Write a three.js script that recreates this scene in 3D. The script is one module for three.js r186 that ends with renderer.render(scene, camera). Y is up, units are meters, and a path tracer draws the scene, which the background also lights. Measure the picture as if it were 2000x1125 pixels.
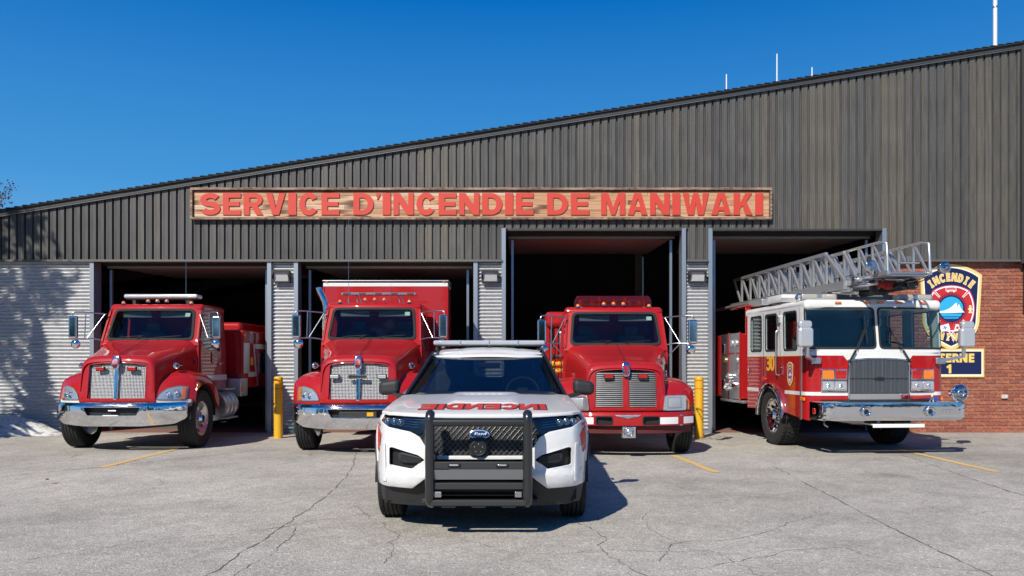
import * as THREE from 'three';
import { RoundedBoxGeometry } from 'three/addons/geometries/RoundedBoxGeometry.js';
import { mergeGeometries, toCreasedNormals } from 'three/addons/utils/BufferGeometryUtils.js';
import { TessellateModifier } from 'three/addons/modifiers/TessellateModifier.js';
import { FontLoader } from 'three/addons/loaders/FontLoader.js';
import { ImprovedNoise } from 'three/addons/math/ImprovedNoise.js';

// ---------- camera, sky, sun, exposure ----------
const scene = new THREE.Scene();
const camera = new THREE.PerspectiveCamera(38.74, 16 / 9, 0.1, 900);
camera.position.set(0, 1.468, 17.2);
camera.lookAt(0, 1.468, 0);
camera.setViewOffset(2000, 1125, 0, -146, 2000, 1125);   // shift lens: verticals stay vertical
camera.updateProjectionMatrix();

const renderer = new THREE.WebGLRenderer({ antialias: true });
renderer.toneMapping = THREE.LinearToneMapping;
renderer.toneMappingExposure = 1.08;
renderer.shadowMap.enabled = true;
renderer.setSize(1024, 576);

const SKY_STOPS = [[-90, .16, .15, .14], [-4, .20, .20, .20], [0, .30, .50, .72], [6, .135, .385, .70], [12, .055, .285, .64], [24, .002, .142, .49], [45, .006, .075, .31], [90, .005, .050, .22]];
{
  const W = 64, H = 512, d = new Float32Array(W * H * 4);
  for (let j = 0; j < H; j++) {
    const el = ((j + .5) / H - .5) * 180;
    let k = 0; while (k < SKY_STOPS.length - 2 && el > SKY_STOPS[k + 1][0]) k++;
    const a = SKY_STOPS[k], b = SKY_STOPS[k + 1], t = Math.min(1, Math.max(0, (el - a[0]) / (b[0] - a[0])));
    for (let i = 0; i < W; i++) { const o = (j * W + i) * 4; for (let c = 0; c < 3; c++) d[o + c] = a[c + 1] + (b[c + 1] - a[c + 1]) * t; d[o + 3] = 1; }
  }
  const t = new THREE.DataTexture(d, W, H, THREE.RGBAFormat, THREE.FloatType);
  t.mapping = THREE.EquirectangularReflectionMapping; t.magFilter = t.minFilter = THREE.LinearFilter; t.needsUpdate = true;
  scene.background = t; scene.environment = t; scene.backgroundIntensity = 1; scene.environmentIntensity = 1;
}
const sun = new THREE.DirectionalLight(new THREE.Color(1, .94, .83), 5.0);
sun.position.set(-.57 * 30, 30, 1.08 * 30); sun.target.position.set(0, 0, 0);
sun.castShadow = true; sun.shadow.mapSize.set(4096, 4096); sun.shadow.radius = 1.2;
Object.assign(sun.shadow.camera, { left: -24, right: 24, top: 24, bottom: -24, near: 1, far: 120 });
sun.shadow.bias = -.0004; scene.add(sun, sun.target);

// ---------- helpers ----------
let seed = 7;
const rnd = () => { seed = (seed * 1664525 + 1013904223) >>> 0; return seed / 4294967296; };
const rr = (a, b) => a + (b - a) * rnd();
const noise = new ImprovedNoise();
const fbm = (x, y, z = 0, o = 4) => { let s = 0, a = .5, f = 1; for (let i = 0; i < o; i++) { s += a * noise.noise(x * f, y * f, z + i * 7.3); a *= .5; f *= 2.03; } return s; };
const V = (x, y, z) => new THREE.Vector3(x, y, z);
const bx = (w, h, d, x = 0, y = 0, z = 0) => new THREE.BoxGeometry(w, h, d).translate(x, y, z);
const rb = (w, h, d, r, x = 0, y = 0, z = 0, s = 2) => new RoundedBoxGeometry(w, h, d, s, Math.min(r, w / 2.01, h / 2.01, d / 2.01)).translate(x, y, z);
const cy = (r1, r2, h, x = 0, y = 0, z = 0, ax = 'y', n = 20) => { const g = new THREE.CylinderGeometry(r1, r2, h, n); if (ax === 'x') g.rotateZ(-Math.PI / 2); if (ax === 'z') g.rotateX(Math.PI / 2); return g.translate(x, y, z); };
const sp = (r, x = 0, y = 0, z = 0, n = 16) => new THREE.SphereGeometry(r, n, Math.ceil(n * .7)).translate(x, y, z);
const bar = (a, b, r, n = 8) => { const A = V(...a), B = V(...b), d = B.clone().sub(A), g = new THREE.CylinderGeometry(r, r, d.length(), n); g.applyQuaternion(new THREE.Quaternion().setFromUnitVectors(V(0, 1, 0), d.clone().normalize())); return g.translate((A.x + B.x) / 2, (A.y + B.y) / 2, (A.z + B.z) / 2); };
const beam = (a, b, w, h) => { const A = V(...a), B = V(...b), d = B.clone().sub(A), g = new THREE.BoxGeometry(w, h, d.length()); const m = new THREE.Matrix4().lookAt(B, A, Math.abs(d.x) + Math.abs(d.z) < 1e-6 ? V(0, 0, 1) : V(0, 1, 0)); g.applyMatrix4(m); return g.translate((A.x + B.x) / 2, (A.y + B.y) / 2, (A.z + B.z) / 2); };
function bent(pts, r, round = .06, n = 8, seg = 6) {           // a pipe along a polyline with rounded corners
  const P = pts.map(p => V(...p)), path = [];
  path.push(P[0]);
  for (let i = 1; i < P.length - 1; i++) {
    const a = P[i].clone().add(P[i - 1].clone().sub(P[i]).setLength(Math.min(round, P[i].distanceTo(P[i - 1]) * .48))), b = P[i].clone().add(P[i + 1].clone().sub(P[i]).setLength(Math.min(round, P[i].distanceTo(P[i + 1]) * .48)));
    const q = new THREE.QuadraticBezierCurve3(a, P[i], b); for (let k = 0; k <= seg; k++) path.push(q.getPoint(k / seg));
  }
  path.push(P[P.length - 1]);
  const c = new THREE.CurvePath(); for (let i = 1; i < path.length; i++) if (path[i].distanceTo(path[i - 1]) > 1e-5) c.add(new THREE.LineCurve3(path[i - 1], path[i]));
  return new THREE.TubeGeometry(c, Math.max(8, path.length * 3), r, n, false);
}
function clean(g) { g = g.index ? g.toNonIndexed() : g; for (const k of Object.keys(g.attributes)) if (!['position', 'normal', 'uv'].includes(k)) g.deleteAttribute(k); if (!g.attributes.uv) g.setAttribute('uv', new THREE.BufferAttribute(new Float32Array(g.attributes.position.count * 2), 2)); if (!g.attributes.normal) g.computeVertexNormals(); return g; }
const merge = l => l.length === 1 ? l[0] : mergeGeometries(l.map(clean));
function mesh(name, g, m, parent) { const o = new THREE.Mesh(Array.isArray(g) ? merge(g) : g, m); o.name = name; o.castShadow = o.receiveShadow = true; if (parent) parent.add(o); return o; }
const taken = {};
function numbered(n) { const k = taken[n] = (taken[n] ?? -1) + 1; return k ? `${n}_${String(k).padStart(3, '0')}` : n; }
function thing(name, label, category, [x, y, z] = [0, 0, 0], turn = 0, group) { const o = new THREE.Group(); o.name = numbered(name); o.position.set(x, y, z); o.rotation.y = turn; o.userData = { label, category }; if (group) o.userData.group = group; scene.add(o); return o; }
function solo(name, g, m, label, category, group) { const o = mesh(numbered(name), g, m, scene); o.userData = { label, category }; if (group) o.userData.group = group; return o; }
function struct(name, g, m) { const o = mesh(numbered(name), g, m, scene); o.userData = { kind: 'structure' }; return o; }
// uv in metres from positions, by the way each face points
function boxUV(g, s = 1) {
  g = g.index ? g.toNonIndexed() : g; const p = g.attributes.position, n = g.attributes.normal, uv = new Float32Array(p.count * 2);
  for (let i = 0; i < p.count; i++) { const ax = Math.abs(n.getX(i)), ay = Math.abs(n.getY(i)), az = Math.abs(n.getZ(i)); const a = az >= ax && az >= ay ? [p.getX(i), p.getY(i)] : ay >= ax ? [p.getX(i), p.getZ(i)] : [p.getZ(i), p.getY(i)]; uv[i * 2] = a[0] * s; uv[i * 2 + 1] = a[1] * s; }
  g.setAttribute('uv', new THREE.BufferAttribute(uv, 2)); return g;
}
// polygon with rounded corners; a point may carry its own radius as third entry
function rpoly(pts, r = .02, seg = 4) {
  const n = pts.length, out = [];
  for (let i = 0; i < n; i++) {
    const c = pts[i], p = pts[(i + n - 1) % n], q = pts[(i + 1) % n], R = c[2] ?? r;
    const C = new THREE.Vector2(c[0], c[1]), A = new THREE.Vector2(p[0], p[1]).sub(C), B = new THREE.Vector2(q[0], q[1]).sub(C);
    const k = Math.min(R, A.length() * .49, B.length() * .49);
    if (k < 1e-4) { out.push(C); continue; }
    const a = C.clone().add(A.setLength(k)), b = C.clone().add(B.setLength(k)), cv = new THREE.QuadraticBezierCurve(a, C, b);
    for (let j = 0; j <= seg; j++) out.push(cv.getPoint(j / seg));
  }
  return out;
}
const v2 = l => l.map(p => p.isVector2 ? p : new THREE.Vector2(p[0], p[1]));
function shapeOf(pts, holes = []) { const s = new THREE.Shape(v2(pts)); for (const h of holes) s.holes.push(new THREE.Path(v2(h))); return s; }
// a sheet of thickness t cut to an outline (with holes) and laid on a surface: map(u, v, offset) -> [x, y, z]
function panel(pts, { holes = [], t = .012, bev = 0, edge = .09, map = (x, y, z) => [x, y, z], crease = .55, shape } = {}) {
  let g = new THREE.ExtrudeGeometry(shape || shapeOf(pts, holes), { depth: t, bevelEnabled: bev > 0, bevelSize: bev, bevelThickness: bev, bevelOffset: -bev, bevelSegments: 2, steps: 1, curveSegments: 6 });
  g = clean(g); g.deleteAttribute('normal'); g.deleteAttribute('uv');
  if (edge) g = new TessellateModifier(edge, 9).modify(g);
  const p = g.attributes.position, uv = new Float32Array(p.count * 2);
  for (let i = 0; i < p.count; i++) { uv[i * 2] = p.getX(i); uv[i * 2 + 1] = p.getY(i); const q = map(p.getX(i), p.getY(i), p.getZ(i)); p.setXYZ(i, q[0], q[1], q[2]); }
  g.setAttribute('uv', new THREE.BufferAttribute(uv, 2));
  return fixWinding(g, crease);
}
function fixWinding(g, crease) { // closed sheet: if the enclosed volume is negative the map mirrored it, so turn the faces
  const p = g.attributes.position; let v = 0; const a = V(), b = V(), c = V(), u = g.attributes.uv;
  for (let i = 0; i < p.count; i += 3) { a.fromBufferAttribute(p, i); b.fromBufferAttribute(p, i + 1); c.fromBufferAttribute(p, i + 2); v += a.dot(b.cross(c)); }
  if (v < 0) for (let i = 0; i < p.count; i += 3) for (const at of [p, u]) { const n = at.itemSize; for (let k = 0; k < n; k++) { const t = at.array[(i + 1) * n + k]; at.array[(i + 1) * n + k] = at.array[(i + 2) * n + k]; at.array[(i + 2) * n + k] = t; } }
  return toCreasedNormals(g, crease);
}
// surface through rows of points; flip turns the faces
function loft(rows, { flip = false, closed = false, crease = .7 } = {}) {
  const m = rows.length, n = rows[0].length, pos = [], uv = [];
  const tri = (a, b, c) => { for (const k of flip ? [a, c, b] : [a, b, c]) { const r = rows[k[0]][k[1]]; pos.push(r[0], r[1], r[2]); uv.push(k[1] / (n - 1), k[0] / (m - 1)); } };
  for (let i = 0; i < m - 1; i++) for (let j = 0; j < (closed ? n : n - 1); j++) { const k = (j + 1) % n; tri([i, j], [i + 1, j], [i + 1, k]); tri([i, j], [i + 1, k], [i, k]); }
  const g = new THREE.BufferGeometry(); g.setAttribute('position', new THREE.Float32BufferAttribute(pos, 3)); g.setAttribute('uv', new THREE.Float32BufferAttribute(uv, 2));
  return toCreasedNormals(g, crease);
}
const mirrorX = g => { g = clean(g.clone()); const p = g.attributes.position, n = g.attributes.normal; for (let i = 0; i < p.count; i++) { p.setX(i, -p.getX(i)); n.setX(i, -n.getX(i)); } for (let i = 0; i < p.count; i += 3) for (const at of [p, n, g.attributes.uv]) { const s = at.itemSize; for (let k = 0; k < s; k++) { const t = at.array[(i + 1) * s + k]; at.array[(i + 1) * s + k] = at.array[(i + 2) * s + k]; at.array[(i + 2) * s + k] = t; } } return g; };
const lerp = (a, b, t) => a + (b - a) * t;
const curve = pts => { const xs = pts.map(p => p[0]), ys = pts.map(p => p[1]); return x => { if (x <= xs[0]) return ys[0]; for (let i = 1; i < xs.length; i++) if (x <= xs[i]) { let t = (x - xs[i - 1]) / (xs[i] - xs[i - 1]); const d = (a, b) => (ys[b] - ys[a]) / (xs[b] - xs[a]), m0 = i > 1 ? (ys[i] - ys[i - 2]) / (xs[i] - xs[i - 2]) : d(i - 1, i), m1 = i < xs.length - 1 ? (ys[i + 1] - ys[i - 1]) / (xs[i + 1] - xs[i - 1]) : d(i - 1, i), h = xs[i] - xs[i - 1]; return (2 * t ** 3 - 3 * t * t + 1) * ys[i - 1] + (t ** 3 - 2 * t * t + t) * h * m0 + (-2 * t ** 3 + 3 * t * t) * ys[i] + (t ** 3 - t * t) * h * m1; } return ys[ys.length - 1]; }; };
const circ = (r, n = 24, cx = 0, cy_ = 0, ry = r) => Array.from({ length: n }, (_, i) => new THREE.Vector2(cx + r * Math.cos(i / n * 2 * Math.PI), cy_ + ry * Math.sin(i / n * 2 * Math.PI)));
const C = (r, g, b) => new THREE.Color().setRGB(r, g, b);
function tex(w, h, fn, srgb = true, rx = 1, ry = 1) { // fn -> [r,g,b] 0..1
  const d = new Uint8Array(w * h * 4); for (let j = 0; j < h; j++) for (let i = 0; i < w; i++) { const c = fn(i, j), o = (j * w + i) * 4; for (let k = 0; k < 3; k++) d[o + k] = Math.max(0, Math.min(255, Math.round(c[k] * 255))); d[o + 3] = 255; }
  const t = new THREE.DataTexture(d, w, h, THREE.RGBAFormat); if (srgb) t.colorSpace = THREE.SRGBColorSpace; t.wrapS = t.wrapT = THREE.RepeatWrapping; t.magFilter = THREE.LinearFilter; t.minFilter = THREE.LinearMipmapLinearFilter; t.generateMipmaps = true; t.repeat.set(rx, ry); t.needsUpdate = true; return t;
}
// noise that tiles over n cells
function tileNoise(n, s) { const g = Float32Array.from({ length: n * n }, () => { s = (s * 1664525 + 1013904223) >>> 0; return s / 4294967296; }); return (x, y) => { const i = Math.floor(x), j = Math.floor(y), f = x - i, h = y - j, u = f * f * (3 - 2 * f), v = h * h * (3 - 2 * h), q = (a, b) => g[((b % n + n) % n) * n + (a % n + n) % n]; return lerp(lerp(q(i, j), q(i + 1, j), u), lerp(q(i, j + 1), q(i + 1, j + 1), u), v); }; }
const S = (color, roughness = .6, metalness = 0, o = {}) => new THREE.MeshStandardMaterial({ color, roughness, metalness, ...o });
const PH = o => new THREE.MeshPhysicalMaterial(o);
const paint = (c, r = .48) => PH({ color: c, roughness: r, specularIntensity: .35, clearcoat: .9, clearcoatRoughness: .03 });

// ---------- materials ----------
const mat = {
  red: paint(C(.37, .0085, .010)), white: paint(C(.73, .73, .73)), truckWhite: paint(C(.70, .70, .69)), darkRed: S(C(.10, .012, .010), .6),
  chrome: S(C(.80, .81, .83), .07, 1), steel: S(C(.52, .53, .55), .28, 1), alu: S(C(.66, .67, .68), .34, 1), brushed: S(C(.58, .59, .60), .42, 1), ladder: S(C(.55, .555, .56), .38, .75), silver: S(C(.72, .73, .74), .24, .6),
  rubber: S(C(.018, .018, .019), .85), black: S(C(.012, .012, .013), .55), satin: S(C(.014, .0145, .016), .36), plastic: S(C(.022, .023, .025), .62), grey: S(C(.12, .125, .13), .55), interior: S(C(.085, .085, .085), .8), seat: S(C(.12, .12, .12), .9),
  glass: PH({ color: C(.78, .86, .85), transmission: 1, thickness: 0, roughness: 0, ior: 1.5 }), tint: PH({ color: C(.60, .64, .65), transmission: 1, thickness: 0, roughness: 0, ior: 1.5 }),
  lens: PH({ color: C(.93, .95, .97), transmission: 1, thickness: 0, roughness: .04, ior: 1.5 }), smoke: PH({ color: C(.62, .67, .72), transmission: 1, thickness: 0, roughness: .03, ior: 1.5 }),
  amber: PH({ color: C(.80, .20, .012), roughness: .22, clearcoat: 1, clearcoatRoughness: .05 }), redLens: PH({ color: C(.42, .012, .010), roughness: .2, clearcoat: 1, clearcoatRoughness: .05 }), redClear: PH({ color: C(.78, .05, .05), transmission: .95, thickness: 0, roughness: .12 }),
  lamp: S(C(.85, .86, .88), .22, .9), frost: PH({ color: C(.50, .52, .54), roughness: .25, metalness: .35, clearcoat: 1 }), reflect: S(C(.78, .79, .80), .45), yellow: S(C(.72, .36, .012), .45), gold: S(C(.78, .40, .03), .5), decalRed: S(C(.60, .03, .018), .4), blue: S(C(.01, .09, .45), .4), navy: S(C(.012, .02, .085), .45), paper: S(C(.62, .70, .64), .8), under: S(C(.015, .015, .015), .9), hose: S(C(.35, .02, .02), .8),
};
const font = await new FontLoader().loadAsync('fonts/droid/droid_sans_bold.typeface.json');

// ---------- ground ----------
const asphaltMap = (() => {
  const N = 1024, n1 = tileNoise(512, 3), n2 = tileNoise(256, 9), n3 = tileNoise(96, 21), n4 = tileNoise(24, 5), n5 = tileNoise(8, 77);
  return tex(N, N, (i, j) => { const a = n1(i / 2, j / 2), b = n2(i / 4, j / 4), c = n3(i / N * 96, j / N * 96), d = n4(i / N * 24, j / N * 24), e = n5(i / N * 8, j / N * 8); let v = .715 + .15 * (a - .5) + .16 * (b - .5) + .09 * (c - .5) + .05 * (d - .5) + .03 * (e - .5); if (b > .86) v += .12; if (a < .08) v -= .16; if (c > .88 && b < .35) v -= .14; return [v * 1.015, v * .99, v * .948]; }, true, .42, .42);
})();
const asphaltBump = (() => { const N = 512, n1 = tileNoise(256, 33), n2 = tileNoise(90, 4); return tex(N, N, (i, j) => { const v = .6 * n1(i / 2, j / 2) + .4 * n2(i / N * 90, j / N * 90); return [v, v, v]; }, false, .8, .8); })();
{
  const line = (a, b, lo, hi, step, far) => { const o = []; for (const f of far) o.push(lo - f); o.reverse(); const L = o.filter(v => v < lo); for (let v = lo; v <= hi + 1e-6; v += step) L.push(v); for (const f of far) L.push(hi + f); return L; };
  const far = [2, 6, 14, 30, 70, 160, 320];
  const xs = line(0, 0, -13, 13, .16, far), zs = line(0, 0, -1, 17, .16, far), pos = [], col = [], idx = [], uv = [];
  for (const z of zs) for (const x of xs) {
    pos.push(x, 0, z); uv.push(x, z);
    const a = fbm(x * .22, z * .22, 1.5, 4), b = fbm(x * .9, z * 1.3, 4.2, 4), c = fbm(x * 3.1, z * 3.1, 8.8, 3);
    let v = .81 + .34 * a + .30 * b + .22 * c; const tr = Math.abs(Math.abs(x + .28 + .05 * Math.sin(z * .5)) - .84); if (z > 7 && tr < .13) v *= 1 - .06 * (.6 + fbm(x * 3, z * .8, 6, 3));
    if (b + c * .5 > .30) v *= .90;
    const stain = (sx, sz, r, k) => { const d = Math.hypot(x - sx, (z - sz)) / r + fbm(x * 2, z * 2, 3, 3) * .9; if (d < 1) v *= 1 - k * (1 - d); };
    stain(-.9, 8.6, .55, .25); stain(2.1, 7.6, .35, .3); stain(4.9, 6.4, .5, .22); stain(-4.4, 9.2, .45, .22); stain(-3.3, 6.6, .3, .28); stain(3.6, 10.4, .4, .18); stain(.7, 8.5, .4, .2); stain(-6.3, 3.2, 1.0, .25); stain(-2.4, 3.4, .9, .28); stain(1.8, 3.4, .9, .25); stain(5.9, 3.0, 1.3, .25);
    col.push(v * 1.0, v * .985, v * .955);
  }
  const w = xs.length; for (let j = 0; j < zs.length - 1; j++) for (let i = 0; i < w - 1; i++) { const a = j * w + i; idx.push(a, a + w, a + 1, a + 1, a + w, a + w + 1); }
  const g = new THREE.BufferGeometry(); g.setAttribute('position', new THREE.Float32BufferAttribute(pos, 3)); g.setAttribute('color', new THREE.Float32BufferAttribute(col, 3)); g.setAttribute('uv', new THREE.Float32BufferAttribute(uv, 2)); g.setIndex(idx); g.computeVertexNormals();
  struct('asphalt_ground', g, S(0xffffff, .93, 0, { map: asphaltMap, bumpMap: asphaltBump, bumpScale: .006, vertexColors: true }));
}
// painted stripes, worn along their edges
function stripe(a, b, w, name) {
  const A = new THREE.Vector2(...a), B = new THREE.Vector2(...b), d = B.clone().sub(A), L = d.length(), n = Math.ceil(L / .05), p = new THREE.Vector2(-d.y, d.x).normalize(), rows = [];
  for (let i = 0; i <= n; i++) { const c = A.clone().addScaledVector(d, i / n), e = k => w / 2 + fbm(i * .45, k * 9 + a[0], 2, 3) * .035; const l = c.clone().addScaledVector(p, e(1)), r = c.clone().addScaledVector(p, -e(2)); rows.push([[l.x, .004, l.y], [r.x, .004, r.y]]); }
  const g = loft(rows); const q = g.attributes.normal; if (q.getY(0) < 0) return struct(name, loft(rows, { flip: true }), stripeMat); return struct(name, g, stripeMat);
}
const stripeMap = (() => { const n1 = tileNoise(128, 41), n2 = tileNoise(24, 11); return tex(256, 256, (i, j) => { const v = n1(i / 2, j / 2), w = n2(i / 256 * 24, j / 256 * 24); const k = v * .5 + w * .5; return k > .64 ? [.70, .66, .56] : [.88 + .1 * (v - .5), .70 + .1 * (v - .5), .38]; }); })();
const stripeMat = S(0xffffff, .85, 0, { map: stripeMap });
stripe([-5.75, 5.75], [-5.7, 3.1], .11, 'parking_stripe'); stripe([2.55, 4.2], [2.73, 6.25], .11, 'parking_stripe'); stripe([6.55, 3.2], [6.52, 6.2], .11, 'parking_stripe');
// cracks in the asphalt: ragged dark slits lying in the surface
const crackMat = S(C(.12, .114, .106), .95), sealMat = S(C(.125, .12, .112), .9);
function crack(pts, w, m = crackMat, jag = .05, sd = 1) {
  const P = new THREE.CatmullRomCurve3(pts.map(p => V(p[0], 0, p[1]))), L = P.getLength(), n = Math.ceil(L / .035), rows = []; const out = [];
  for (let i = 0; i <= n; i++) {
    const c = P.getPointAt(i / n), t = P.getTangentAt(i / n), nx = -t.z, nz = t.x, o = (fbm(i * .11, sd * 3.7, 1, 3) * 2.2 + fbm(i * .5, sd, 5, 2) * .8) * jag, e = Math.max(.0005, w * .78 * (.50 + 1.6 * fbm(i * .22, sd * 9.1, 3, 3)));
    rows.push([[c.x + nx * (o + e), .003, c.z + nz * (o + e)], [c.x + nx * (o - e), .003, c.z + nz * (o - e)]]);
  }
  const g = loft(rows); return g.attributes.normal.getY(0) < 0 ? loft(rows, { flip: true }) : g;
}
{
  const list = [
    [[[-8.4, 9.25], [-7.0, 7.2], [-5.6, 5.4], [-4.3, 3.6]], .016], [[[-2.55, 3.8], [-2.2, 6.1], [-2.05, 8.2], [-2.05, 9.8], [-2.1, 11.6]], .011], [[[-1.92, 9.9], [-1.85, 10.6], [-1.95, 11.9]], .006],
    [[[3.7, 5.6], [3.55, 7.6], [3.42, 9.3], [3.28, 11.7]], .013], [[[6.2, 4.2], [6.0, 5.6], [5.75, 7.2], [5.6, 8.6]], .011],
    [[[-3.6, 11.1], [-2.9, 10.4], [-2.3, 10.1], [-1.6, 9.4], [-.7, 9.05]], .005], [[[.5, 9.3], [.75, 10.1], [.72, 10.8], [.95, 11.7]], .007], [[[1.1, 11.2], [1.35, 10.5], [1.9, 10.4], [2.6, 9.6], [3.1, 9.2]], .006], [[[.75, 10.75], [1.2, 10.85], [1.55, 10.8], [1.7, 11.6]], .005],
    [[[1.35, 10.5], [1.2, 9.8], [1.45, 9.0], [2.2, 8.6]], .004], [[[2.6, 10.7], [2.0, 10.9], [1.35, 11.4]], .006], [[[2.6, 10.7], [3.0, 11.3], [4.4, 11.6]], .004], [[[1.5, 7.4], [2.2, 7.2], [3.3, 6.7]], .005], [[[-6.2, 9.3], [-5.0, 8.8], [-3.6, 8.9]], .004], [[[-7.5, 6.1], [-6.8, 4.6], [-7.6, 3.4]], .007], [[[-1.7, 8.6], [-1.3, 9.5], [-1.0, 10.2], [-.9, 11.2]], .004], [[[4.2, 9.4], [5.1, 9.0], [6.0, 9.2]], .004], [[[5.4, 7.7], [4.6, 7.2], [3.7, 7.0]], .004], [[[-4.9, 6.4], [-4.2, 7.4], [-4.5, 8.6]], .004], [[[-.5, 10.3], [.1, 10.9], [.72, 10.8]], .004],
  ];
  list.forEach(([p, w], i) => struct('asphalt_crack', crack(p, w, i % 5 ? crackMat : sealMat, w > .009 ? .028 : .06, i + 1), i < 5 ? sealMat : crackMat));
}

// ---------- fire station ----------
const station = thing('fire_station', 'low fire station with sloping roofline, dark ribbed cladding and four open truck bays', 'building');
const bSub = (name, parent = station) => { const o = new THREE.Group(); o.name = name; parent.add(o); return o; };
const roofY = x => x < 10.74 ? 6.366 + .1645 * x : 8.133 - .05 * (x - 10.74);
const claddingMats = (() => {
  const out = [];
  const streak = (s, base, amp, beige) => { const a = tileNoise(64, s), b = tileNoise(16, s + 5), c = tileNoise(128, s + 9); return tex(64, 512, (i, j) => { const y = j / 512; let v = base + amp * (a(i, y * 8) - .5) + .03 * (c(i * 2, j / 4) - .5) + .05 * (b(i / 8, y * 16) - .5); const k = beige * (.6 + .8 * b(i / 16, y * 6)); return [v + .10 * k, v + .075 * k - .003, v + .02 * k - .006]; }, true, 3, .2); };
  for (const [k, base, amp, beige] of [[1, .300, .03, 0], [2, .315, .03, .05], [3, .325, .04, .15], [4, .305, .04, .20], [5, .312, .05, .33], [6, .325, .05, .46], [7, .29, .03, 0]]) out.push(S(0xffffff, .55, .15, { map: streak(k * 17, base, amp, beige) }));
  return out;
})();
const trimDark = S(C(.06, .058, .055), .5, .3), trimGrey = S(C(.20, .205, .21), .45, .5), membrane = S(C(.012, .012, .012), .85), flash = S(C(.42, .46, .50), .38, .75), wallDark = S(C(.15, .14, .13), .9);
{
  const cl = bSub('metal_cladding'), pitch = .1674, x0 = -14.06, n = Math.round((12.05 - x0) / pitch);
  // one rib of the sheet: groove, slope, flat with a small stiffening step, slope
  const prof = [[0, 0], [.030, 0], [.040, .046], [.072, .046], [.076, .040], [.080, .046], [.1574, .046], [.1674, 0]];
  for (let k = 0; k < n; k++) {
    const x = x0 + k * pitch, cx = x + pitch / 2; const tall = (cx > -.2 && cx < 3.62) || (cx > 4.16 && cx < 7.80), b = tall ? 4.27 : 3.62, rows = [[], []], uvs = [];
    for (const [px, pz] of prof) { rows[0].push([x + px, b, pz]); rows[1].push([x + px, roofY(x + px) - .05, pz]); }
    const g = loft(rows, { flip: true, crease: .3 }); const p = g.attributes.position, uv = g.attributes.uv; for (let i = 0; i < p.count; i++) uv.setXY(i, (p.getX(i) - x) + k * .37, p.getY(i));
    const tone = 1.7 * fbm(k * .21, 3.3, 1, 3) + rr(-.28, .28) + (cx > 4 ? .30 : cx > -2 ? .08 : -.22); const m = tone < -.38 ? 6 : tone < -.12 ? 0 : tone < .10 ? 1 : tone < .30 ? 2 : tone < .48 ? 3 : tone < .64 ? 4 : 5;
    mesh('cladding_rib', g, claddingMats[m], cl);
  }
  // screws along three girt lines
  const scr = []; for (const y of [3.72, 4.9, 5.9, 6.7, 7.4]) for (let k = 0; k < n; k += 2) { const x = x0 + k * pitch + .118; if (y < roofY(x) - .25 && !(y < 4.3 && x > -.2 && x < 7.8)) scr.push(cy(.009, .009, .008, x, y, .050, 'z', 6)); }
  const sc = mesh('screw_heads', scr, trimGrey, cl); sc.userData.kind = 'stuff';
  // roof: slab, dark edge, fascia angle
  const slope = (xa, xb, lo, hi, za, zb) => { const pts = [[xa, roofY(xa) + lo, za], [xb, roofY(xb) + lo, za], [xb, roofY(xb) + hi, za], [xa, roofY(xa) + hi, za]], q = pts.map(p => [p[0], p[1], zb]); const f = (a, b, c, d) => [a, b, c, a, c, d].flat(); const pos = [...f(...pts), ...f(q[3], q[2], q[1], q[0]), ...f(pts[3], pts[2], q[2], q[3]), ...f(q[0], q[1], pts[1], pts[0]), ...f(q[0], pts[0], pts[3], q[3]), ...f(pts[1], q[1], q[2], pts[2])]; const g = new THREE.BufferGeometry(); g.setAttribute('position', new THREE.Float32BufferAttribute(pos, 3)); g.computeVertexNormals(); return clean(g); };
  const rf = bSub('roof');
  mesh('roof_slab', [slope(-14.3, 10.74, .008, .045, .15, -18), slope(10.741, 12.4, .008, .045, .15, -18)], membrane, rf);
  // edge pieces, each about 3 m, lapped
  for (let x = -14.2, i = 0; x < 12; x += 3.05, i++) { const e = Math.min(12.1, x + 3.06), lift = i % 2 * .004, seg = x < 10.74 && e > 10.74 ? [[x, 10.74], [10.74, e]] : [[x, e]]; mesh('roof_fascia', seg.map(([a, b]) => slope(a, b, -.070 + lift, .004, .110 + lift, .064)), trimDark, rf); mesh('roof_drip', seg.map(([a, b]) => slope(a, b, -.088, -.064 - lift, .1 + lift, .066)), trimGrey, rf); }
  const rip = []; for (let x = -14; x < 12; x += .168) rip.push(bx(.11, .016, .2, x, roofY(x) + .050, .06)); const ro = mesh('roof_sheet_ends', rip, membrane, rf); ro.userData.kind = 'stuff';
  // inner walls behind the sheets (openings left for the doors)
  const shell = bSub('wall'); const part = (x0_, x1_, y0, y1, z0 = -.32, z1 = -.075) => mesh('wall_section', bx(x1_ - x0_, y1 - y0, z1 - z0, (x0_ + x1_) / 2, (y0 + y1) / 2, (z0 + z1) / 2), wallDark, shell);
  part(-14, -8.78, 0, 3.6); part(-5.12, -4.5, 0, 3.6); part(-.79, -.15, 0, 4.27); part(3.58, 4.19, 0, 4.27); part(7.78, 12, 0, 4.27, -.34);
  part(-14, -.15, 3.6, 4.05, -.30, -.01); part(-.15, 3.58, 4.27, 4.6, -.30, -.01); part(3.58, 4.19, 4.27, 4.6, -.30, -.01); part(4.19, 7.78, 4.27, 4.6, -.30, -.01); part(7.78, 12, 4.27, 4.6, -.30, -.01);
  { const gW = panel([[-14, 4.05], [-.15, 4.05], [-.15, 4.6], [12, 4.6], [12, roofY(12) + .02], [10.74, roofY(10.74) + .02], [-14, roofY(-14) + .02]], { t: .28, edge: 0, map: (x, y, z) => [x, y, z - .30] }); mesh('wall_section', gW, wallDark, shell); }
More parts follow.
